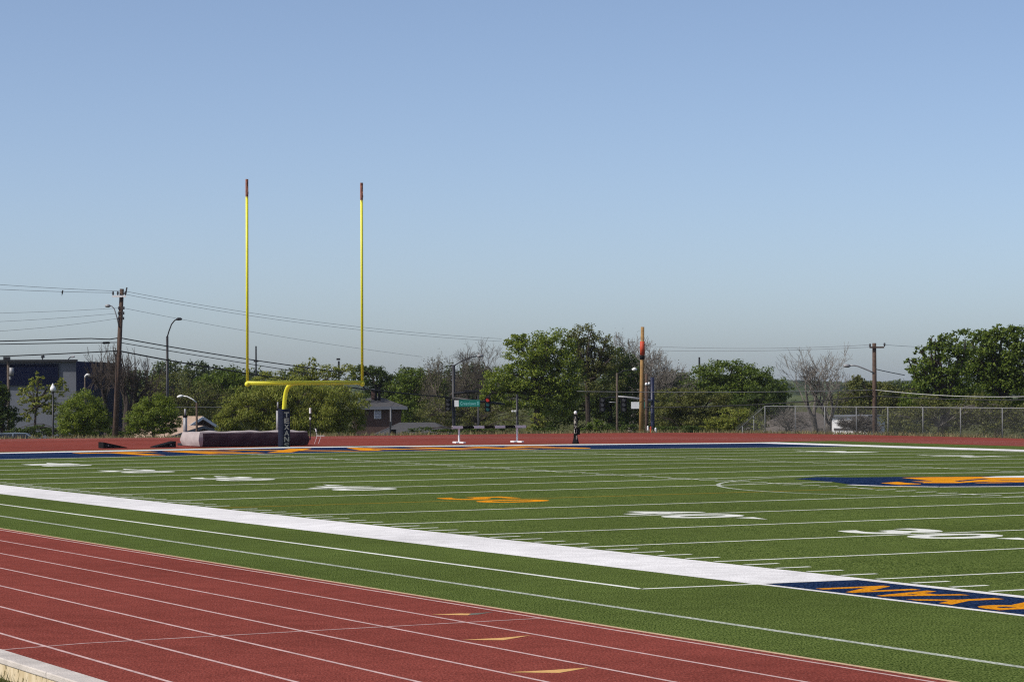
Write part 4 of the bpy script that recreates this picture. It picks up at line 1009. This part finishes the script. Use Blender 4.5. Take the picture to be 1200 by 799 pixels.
wire('middle black cable with a splice left of the tall utility pole', [(-30, 404), (60, 402.3), (139.5, 401.2)], 168, 0.028, 'wire', DL)
wire('lowest thick black cable left of the tall utility pole', [(-30, 418.5), (60, 415), (139, 411)], 168, 0.034, 'wire', DL)
sp = thing('cable_splice', 'black splice case on the middle cable left of the tall utility pole', 'splice'); mb = MB(); mb.tube([at(120, 401.8, 171.6), at(121, 401.8, 171.6), at(128, 401.6, 171.7), at(129, 401.6, 171.7)], [0.03, 0.07, 0.07, 0.03], 8); mb.build('case', MT['black'], sp)
wire('topmost thin wire right of the tall utility pole, passing behind the uprights', [(148, 341.5), (300, 367.5), (588, 397)], DL, 0.0115, 'wire_thin', 250)
wire('second thin wire right of the tall utility pole, just below the topmost', [(138, 343.2), (300, 371), (588, 400)], DL, 0.0115, 'wire_thin', 250)
wire('thin wire falling behind the uprights from the small insulators', [(145, 361), (270, 384.5), (495, 418)], DL, 0.0105, 'wire_thin', 245)
wire('upper thick black cable right of the tall utility pole', [(140, 395.8), (262, 416.5), (400, 436)], DL, 0.036, 'wire', 200)
wire('middle black cable right of the tall utility pole', [(139.5, 401.2), (262, 421.5), (365, 438)], DL, 0.026, 'wire', 200)
wire('lowest thick black cable passing behind the crossbar to the traffic signal', [(139, 411), (316, 441.5), (531, 466)], DL, 0.045, 'wire', 195)
wire('upper thin wire between the red-sleeved pole and the utility pole on the right', [(757, 405.5), (890, 408.2), (1019.5, 404)], 220, 0.0115, 'wire_thin', 174)
wire('lower thin wire between the red-sleeved pole and the utility pole on the right', [(757, 410.5), (890, 411), (1024, 406.5)], 220, 0.0115, 'wire_thin', 174)
wire('thin wire running right from the crossarm of the right utility pole', [(1036.5, 404), (1090, 407), (1150, 408)], 174, 0.0105, 'wire_thin', 190)
wire('dark drop cable slanting from the right utility pole into the tall tree', [(1026, 432.5), (1042, 436), (1060, 439.5)], 174, 0.03, 'wire_thin', 182)
wire('grey cable crossing the tree line toward the right utility pole', [(676, 458.5), (830, 459.5), (1023, 457)], 176, 0.022, 'wire_thin', 173.8)
wire('dark cable sagging past the pale bare tree to the right utility pole', [(752, 477.5), (905, 473), (1023, 463.8)], 178, 0.036, 'wire', 173.8)
wire('bright pale cable running right from the right utility pole across the tall trees', [(1026, 456.8), (1110, 463.6), (1240, 463)], 173.8, 0.026, 'wire_light', 166)
wire('dark cable below the bright one at the right edge', [(1026, 463.8), (1085, 466.8), (1240, 467.5)], 173.8, 0.03, 'wire', 166)
wire('thin grey service wire behind the white-armed street lamp', [(196, 477), (231, 477), (292, 477.5)], 190, 0.02, 'wire_thin', 190)
bd = thing('bird', 'small black bird perched on the second wire at left', 'bird'); q_ = at(73, 342.8, 168)
mb = MB(); mb.ball(q_, 0.05, 0.10); mb.ball(q_+UP*0.11+RH*0.02, 0.04); mb.tube([q_-UP*0.05, q_-UP*0.2-RH*0.03], [0.03, 0.012], 6); mb.tube([q_+UP*0.11+RH*0.05, q_+UP*0.105+RH*0.1], [0.012, 0.003], 5); mb.build('body', MT['bird'], bd)

# ------------------------------------------------------------------ buildings
def rot(a): return RH*math.cos(a)+DH*math.sin(a), -RH*math.sin(a)+DH*math.cos(a)
# navy building far left
D = 250; k_ = D/F; t = thing('commercial_building', 'long flat-roofed navy and grey commercial building at far left', 'building')
zr = at(50, 424, D)[2]; zg = -4.3
def panel(parent, nm, u0_, u1_, v0, v1, m_, off, thick=0.2, D=D):
    a, b = at(u0_, v0, D), at(u1_, v1, D); c = (a+b)/2; 
    mb = MB(); mb.box(c-DH*off, (u1_-u0_)*D/F, thick, (v1-v0)*D/F, RH, DH, UP); return mb.build(nm, m_, parent)
vb = 399.5+ (F*math.tan(PIT)) + (2.79-zg)/k_
mb = MB(); a = at(-260, 424, D); b = at(91, 424, D)
mb.box((a+b)/2+DH*9+UP*((zg-zr)/2), 351*k_, 18, zr-zg, RH, DH, UP); mb.build('wall', MT['grey_wall'], t)
panel(t, 'navy_fascia', -260, 68.5, 427, 452, MT['navy_wall'], 0.12)
mb = MB(); a = at(91.2, 424, D-1.0); b = at(112, 424, D-1.0); mb.box((a+b)/2+DH*8+UP*((zg-zr)/2-0.02), 20.6*k_, 18, zr-zg+0.05, RH, DH, UP); mb.build('navy_tower', MT['navy_wall'], t)
mb = MB(); a = at(-260, 423.3, D); b = at(91, 423.3, D); mb.box((a+b)/2-DH*0.15, 351*k_, 0.5, 0.22, RH, DH, UP); mb.build('parapet', MT['dark_metal'], t)
mb = MB()
for v in (466, 458): a = at(70, v, D); mb.box(at(80, v, D)-DH*0.02, 22*k_, 0.08, 0.05, RH, DH, UP)
mb.build('wall_joint', MT['grey_metal'], t)
fl = thing('rooftop_floodlight', 'small dark floodlight on the roof edge of the navy building', 'floodlight'); mb = MB(); mb.tube([at(49.5, 424, D+1), at(50, 419.5, D+1)], 0.05, 6); mb.build('post', MT['dark_metal'], fl)
mb = MB(); mb.box(at(50.3, 418, D+1), 3.6*k_, 0.3, 3.0*k_, unit(RH+UP*0.3), DH, unit(UP-RH*0.3)); mb.build('lamp_head', MT['dark_metal'], fl)
fl = thing('rooftop_lamp', 'thin bent lamp arm on the roof edge of the navy building', 'lamp'); mb = MB(); mb.tube([at(80, 424, D+1), at(80.4, 420.5, D+1), at(82, 418.8, D+1), at(87, 417.6, D+1)], 0.05, 6); mb.build('arm', MT['dark_metal'], fl)
mb = MB(); mb.tube([at(84, 418.3, D+1), at(87.5, 417.5, D+1)], 0.1, 6); mb.build('lamp_head', MT['grey_metal'], fl)

def hip_house(t, c, ang, Lx, Ly, ze, zr_, mw, mr_, hip=0.4, over=0.45, zg=-4.4):
    ex, ey = rot(ang); c = np.array([c[0], c[1], 0])
    mb = MB(); mb.box(c+UP*(zg+ze)/2, Lx, Ly, ze-zg, ex, ey, UP); wl = mb.build('wall', mw, t)
    X_, Y_ = Lx/2+over, Ly/2+over; rx = max(0.0, X_-hip*2*Y_) if hip else X_
    P_ = [c+ex*sx*X_+ey*sy*Y_+UP*ze for sx, sy in ((-1, -1), (1, -1), (1, 1), (-1, 1))]+[c+ex*s_*rx+UP*zr_ for s_ in (-1, 1)]
    lo = [q-UP*0.16 for q in P_[:4]]
    mb = MB(); mb.add(P_+lo, [(0, 1, 5, 4), (1, 2, 5), (2, 3, 4, 5), (3, 0, 4), (9, 8, 7, 6), (0, 6, 7, 1), (1, 7, 8, 2), (2, 8, 9, 3), (3, 9, 6, 0)])
    return wl, mb.build('roof', mr_, t), ex, ey, c
# brick house with chimney
D = 214; k_ = D/F; t = thing('brick_house', 'dark brick house with a grey hipped roof and chimney right of the goalpost', 'house')
c = at(441, 480, D+4.5); ze, zr_ = at(440, 476.5, D)[2], at(440, 463.5, D+4)[2]
wl, rf, ex, ey, c = hip_house(t, c, R(4), 56*k_, 8.5, ze, zr_, MT['brick'], MT['shingle'], 0.42)
mb = MB(); f0 = c-ey*(4.25+0.47)+UP*(ze-0.1); mb.box(f0, 56*k_+0.95, 0.06, 0.24, ex, ey, UP); mb.build('fascia', MT['grey_wall'], t)
fo = c-ey*4.27
def onw(u, v):   # point on the front wall plane
    d = D_+RV*(u-600)/F-UV*(v-399.5)/F; tt_ = np.dot(fo-EYE, ey)/np.dot(d, ey); return EYE+d*tt_
q_ = onw(442.5, 485); mb = MB(); mb.box(q_-ey*0.02, 8.4*k_, 0.10, 11*k_, ex, ey, UP); wf = mb.build('window', MT['white_paint'], t)
for s_ in (-1, 1):
    mb = MB(); mb.box(q_-ey*0.06+ex*s_*1.9*k_, 3.4*k_, 0.06, 9.6*k_, ex, ey, UP); mb.build('pane', MT['blind'], wf)
mb = MB()
for v in (-1.7, 1.7): mb.box(q_-ey*0.08+UP*v*k_, 8*k_, 0.05, 0.05, ex, ey, UP)
mb.build('glazing_bar', MT['white_paint'], wf)
q_ = onw(457.5, 478)-ey*1.0; mb = MB(); mb.tube([(q_[0], q_[1], -4.4), (q_[0], q_[1], ze-0.1)], 0.07, 8); mb.build('porch_post', MT['grey_metal'], t)
q_ = at(437.5, 462, D+3.0); mb = MB(); mb.box(q_, 4.6*k_, 0.6, 11*k_, RH, DH, UP); ch = mb.build('chimney', MT['brick'], rf)
mb = MB(); mb.box(q_+UP*5.7*k_, 5.6*k_, 0.8, 0.12, RH, DH, UP); mb.build('chimney_cap', MT['grey_wall'], ch)
mb = MB()
for u in (440.5, 444.5): qq = at(u, 461, D+2.4); mb.tube([qq-UP*0.75, qq+UP*0.62], 0.11, 8); mb.box(qq+UP*0.66, 0.3, 0.3, 0.08)
mb.build('flue_pipe', MT['black'], rf)
# low grey roof
D = 198; k_ = D/F; t = thing('low_garage', 'low building showing only its grey shingle roof left of the traffic signal', 'garage')
c = at(489, 503, D+5); ze, zr_ = at(489, 510.5, D)[2], at(489, 494.8, D+5)[2]
hip_house(t, c, R(-3), 84*k_, 10, ze, zr_, MT['brick'], MT['shingle'], 0.16)
t = thing('waste_bin', 'dark wheeled bin in front of the low grey roof', 'bin'); q_ = at(460.5, 504.5, 182); k_ = 182/F
mb = MB(); zb_ = float(ground_z(q_[0], q_[1])); mb.box((q_[0], q_[1], (zb_+q_[2])/2), 7*k_, 0.5, q_[2]-zb_, RH, DH, UP); mb.build('body', MT['black'], t, bevel=0.03)
mb = MB(); mb.box(q_+UP*0.04, 7.6*k_, 0.56, 0.08, RH, DH, UP); mb.build('lid', MT['black'], t, bevel=0.02)
t = thing('signal_post', 'slim black post beside the dark wheeled bin', 'post'); gpole(at(457.3, 494, 180), 0.06, 0.05).build('pole', MT['dark_metal'], t)
# tan roofed house left
def gable_house(t, apex, ang, L_, wd, rise, mw, mr_, mf, zg=-4.5, over=0.35):
    """apex: top of the near gable; ridge runs along -ex from there"""
    ex, ey = rot(ang); zr_ = apex[2]; ze = zr_-rise; A = np.array([apex[0], apex[1], 0])
    c = A-ex*L_/2
    mb = MB(); mb.box(c+UP*(zg+ze)/2, L_, wd, ze-zg, ex, ey, UP)
    for s_ in (1, -1):
        e = A-ex*(0.0 if s_ > 0 else L_); mb.add([e-ey*wd/2+UP*ze, e+ey*wd/2+UP*ze, e+UP*(zr_-0.08)], [(0, 1, 2)])
    mb.build('wall', mw, t)
    mb = MB(); th = 0.14; sl = rise/(wd/2)
    for s_ in (1, -1):
        o1 = A+ex*over+UP*zr_; o2 = A-ex*(L_+over)+UP*zr_; e1 = o1+ey*s_*(wd/2+over)-UP*(rise+sl*over); e2 = o2+ey*s_*(wd/2+over)-UP*(rise+sl*over)
        mb.add([o1, o2, e2, e1]+[q-UP*th for q in (o1, o2, e2, e1)], [(0, 1, 2, 3), (7, 6, 5, 4), (0, 3, 7, 4), (3, 2, 6, 7), (2, 1, 5, 6)])
    rf = mb.build('roof', mr_, t)
    mb = MB()
    for s_ in (1, -1):
        o1 = A+ex*(over+0.03)+UP*(zr_-0.03); e1 = o1+ey*s_*(wd/2+over)-UP*(rise+sl*over); d = e1-o1; Ld = np.linalg.norm(d)
        mb.box((o1+e1)/2-UP*0.09, Ld, 0.05, 0.2, d/Ld, ex, unit(np.cross(d/Ld, ex)))
    mb.build('fascia', mf, rf)
    return ex, ey
D = 204; t = thing('tan_roofed_house', 'house with a tan roof and white gable trim behind the left end of the mat', 'house')
gable_house(t, at(233.5, 487.5, D), R(-38), 4.2, 7.5, 1.7, MT['brick'], MT['shingle_tan'], MT['white_paint'])
t = thing('garden_shed', 'low pale-edged roof in front of the tan roofed house', 'shed')
gable_house(t, at(236, 498.5, 193), R(-60), 4, 5.2, 0.75, MT['brick'], MT['shingle_tan'], MT['grey_wall'])
# brown roof right, white-walled outbuilding
D = 205; t = thing('brown_roofed_house', 'house with a brown roof behind the pale bare tree and fence', 'house')
c = at(945, 500, D+4); ze, zr_ = at(945, 506, D)[2], at(945, 482.5, D+4)[2]
hip_house(t, c, R(14), 116*D/F, 9.0, ze, zr_, MT['brick'], MT['shingle_brown'], 0.36)
D = 198; k_ = D/F; t = thing('white_outbuilding', 'white-walled low building seen through branches right of the bare tree', 'shed')
a = at(1006, 490, D); ex, ey = rot(R(-30)); cc = np.array([a[0], a[1], 0])
zt_ = at(1003, 488, D)[2]; mb = MB(); mb.box(cc+UP*(zt_-4.5)/2, 2.7, 3.4, zt_+4.5, ex, ey, UP); mb.build('wall', MT['white_paint'], t)
mb = MB(); mb.box(cc+UP*(zt_+0.06), 3.1, 3.8, 0.12, ex, ey, UP); mb.build('roof', MT['grey_wall'], t)
mb = MB(); 
for z in (0.9, 1.9): mb.box(cc-ey*1.72+UP*(zt_-z), 2.4, 0.05, 0.16, ex, ey, UP)
mb.build('dark_trim', MT['shingle'], t)

# ------------------------------------------------------------------ parked car, only its roof shows
D = 181; k_ = D/F; t = thing('parked_car', 'silver-blue parked car at the left edge, only its roof and windows showing', 'car')
q_ = at(10, 507.0, D); zt_ = q_[2]; b = np.array([q_[0], q_[1], zt_-1.48]); ex, ey = rot(R(6))
prof = [(-2.2, 0.35), (-2.25, 0.75), (-2.1, 0.92), (-1.2, 1.0), (-0.55, 1.42), (0.3, 1.48), (1.2, 1.42), (1.95, 1.0), (2.15, 0.85), (2.2, 0.35)]
lower = [(-2.2, 0.35), (-2.25, 0.75), (-2.1, 0.92), (-1.2, 1.0), (1.95, 1.0), (2.15, 0.85), (2.2, 0.35)]
def extr(mb, pr_, w0, w1=None):
    w1 = w1 or [w0]*len(pr_); n_ = len(pr_); P_ = [b+ex*x-ey*w1[i]+UP*z for i, (x, z) in enumerate(pr_)]+[b+ex*x+ey*w1[i]+UP*z for i, (x, z) in enumerate(pr_)]
    mb.add(P_, [tuple(range(n_)), tuple(reversed(range(n_, 2*n_)))]+[(i, n_+i, n_+(i+1) % n_, (i+1) % n_) for i in range(n_)])
mb = MB(); extr(mb, lower, 0.9); mb.build('body', MT['car'], t, bevel=0.04)
mb = MB(); extr(mb, [(-1.15, 1.0), (-0.52, 1.41), (1.18, 1.41), (1.85, 1.0)], 0.8, [0.82, 0.66, 0.66, 0.82]); cab = mb.build('windows', MT['glass'], t)
mb = MB(); extr(mb, [(-0.62, 1.40), (-0.5, 1.45), (0.3, 1.485), (1.15, 1.45), (1.25, 1.40)], 0.69); mb.build('roof', MT['car'], t, bevel=0.02)
mb = MB()
for xa, za, xb, zb_ in ((-1.17, 1.0, -0.54, 1.42), (0.35, 1.0, 0.35, 1.42), (1.87, 1.0, 1.2, 1.42)):
    for s_ in (-1, 1): mb.tube([b+ex*xa+ey*s_*0.825+UP*za, b+ex*xb+ey*s_*0.67+UP*zb_], 0.04, 6)
mb.build('pillar', MT['car'], t)
for x in (-1.4, 1.4):
    for s_ in (-1, 1):
        mb = MB(); q2 = b+ex*x+ey*s_*0.82+UP*0.33; mb.tube([q2-ey*0.11, q2+ey*0.11], 0.33, 16); wh = mb.build('wheel', MT['black'], t)
        mb = MB(); mb.tube([q2-ey*0.115, q2+ey*0.115], 0.2, 12); mb.build('rim', MT['grey_metal'], wh)

# street below the bank
sv_ = []; a0 = at(-300, 500, 205); a1 = at(1500, 500, 196); ex = unit(a1-a0); ex[2] = 0; ey = np.array([-ex[1], ex[0], 0])
mb = MB(); P_ = [np.array([*(a0+ex*0)[:2], 0])+ey*s_ for s_ in (-5, 5)]; P2_ = [np.array([*a1[:2], 0])+ey*s_ for s_ in (-5, 5)]
mb.add([q+UP*(-4.02) for q in (P_[0], P_[1], P2_[1], P2_[0])], [(0, 1, 2, 3)]); st_ = mb.build('street', MT['asphalt']); tag(st_, kind='structure')

# ------------------------------------------------------------------ air
hz = MB(); hz.box((CX-2400, CY+1200, 5.0), 9000, 9000, 22.5)
hm_ = bpy.data.materials.new('haze'); hm_.use_nodes = True; n = hm_.node_tree.nodes; n.remove(n['Principled BSDF'])
pv = n.new('ShaderNodeVolumePrincipled'); pv.inputs['Color'].default_value = (0.86, 0.92, 1.0, 1); pv.inputs['Density'].default_value = 0.00007; pv.inputs['Anisotropy'].default_value = 0.2
hm_.node_tree.links.new(pv.outputs[0], n['Material Output'].inputs['Volume'])
HAZE = True
if HAZE: tag(hz.build('haze', hm_), kind='stuff')
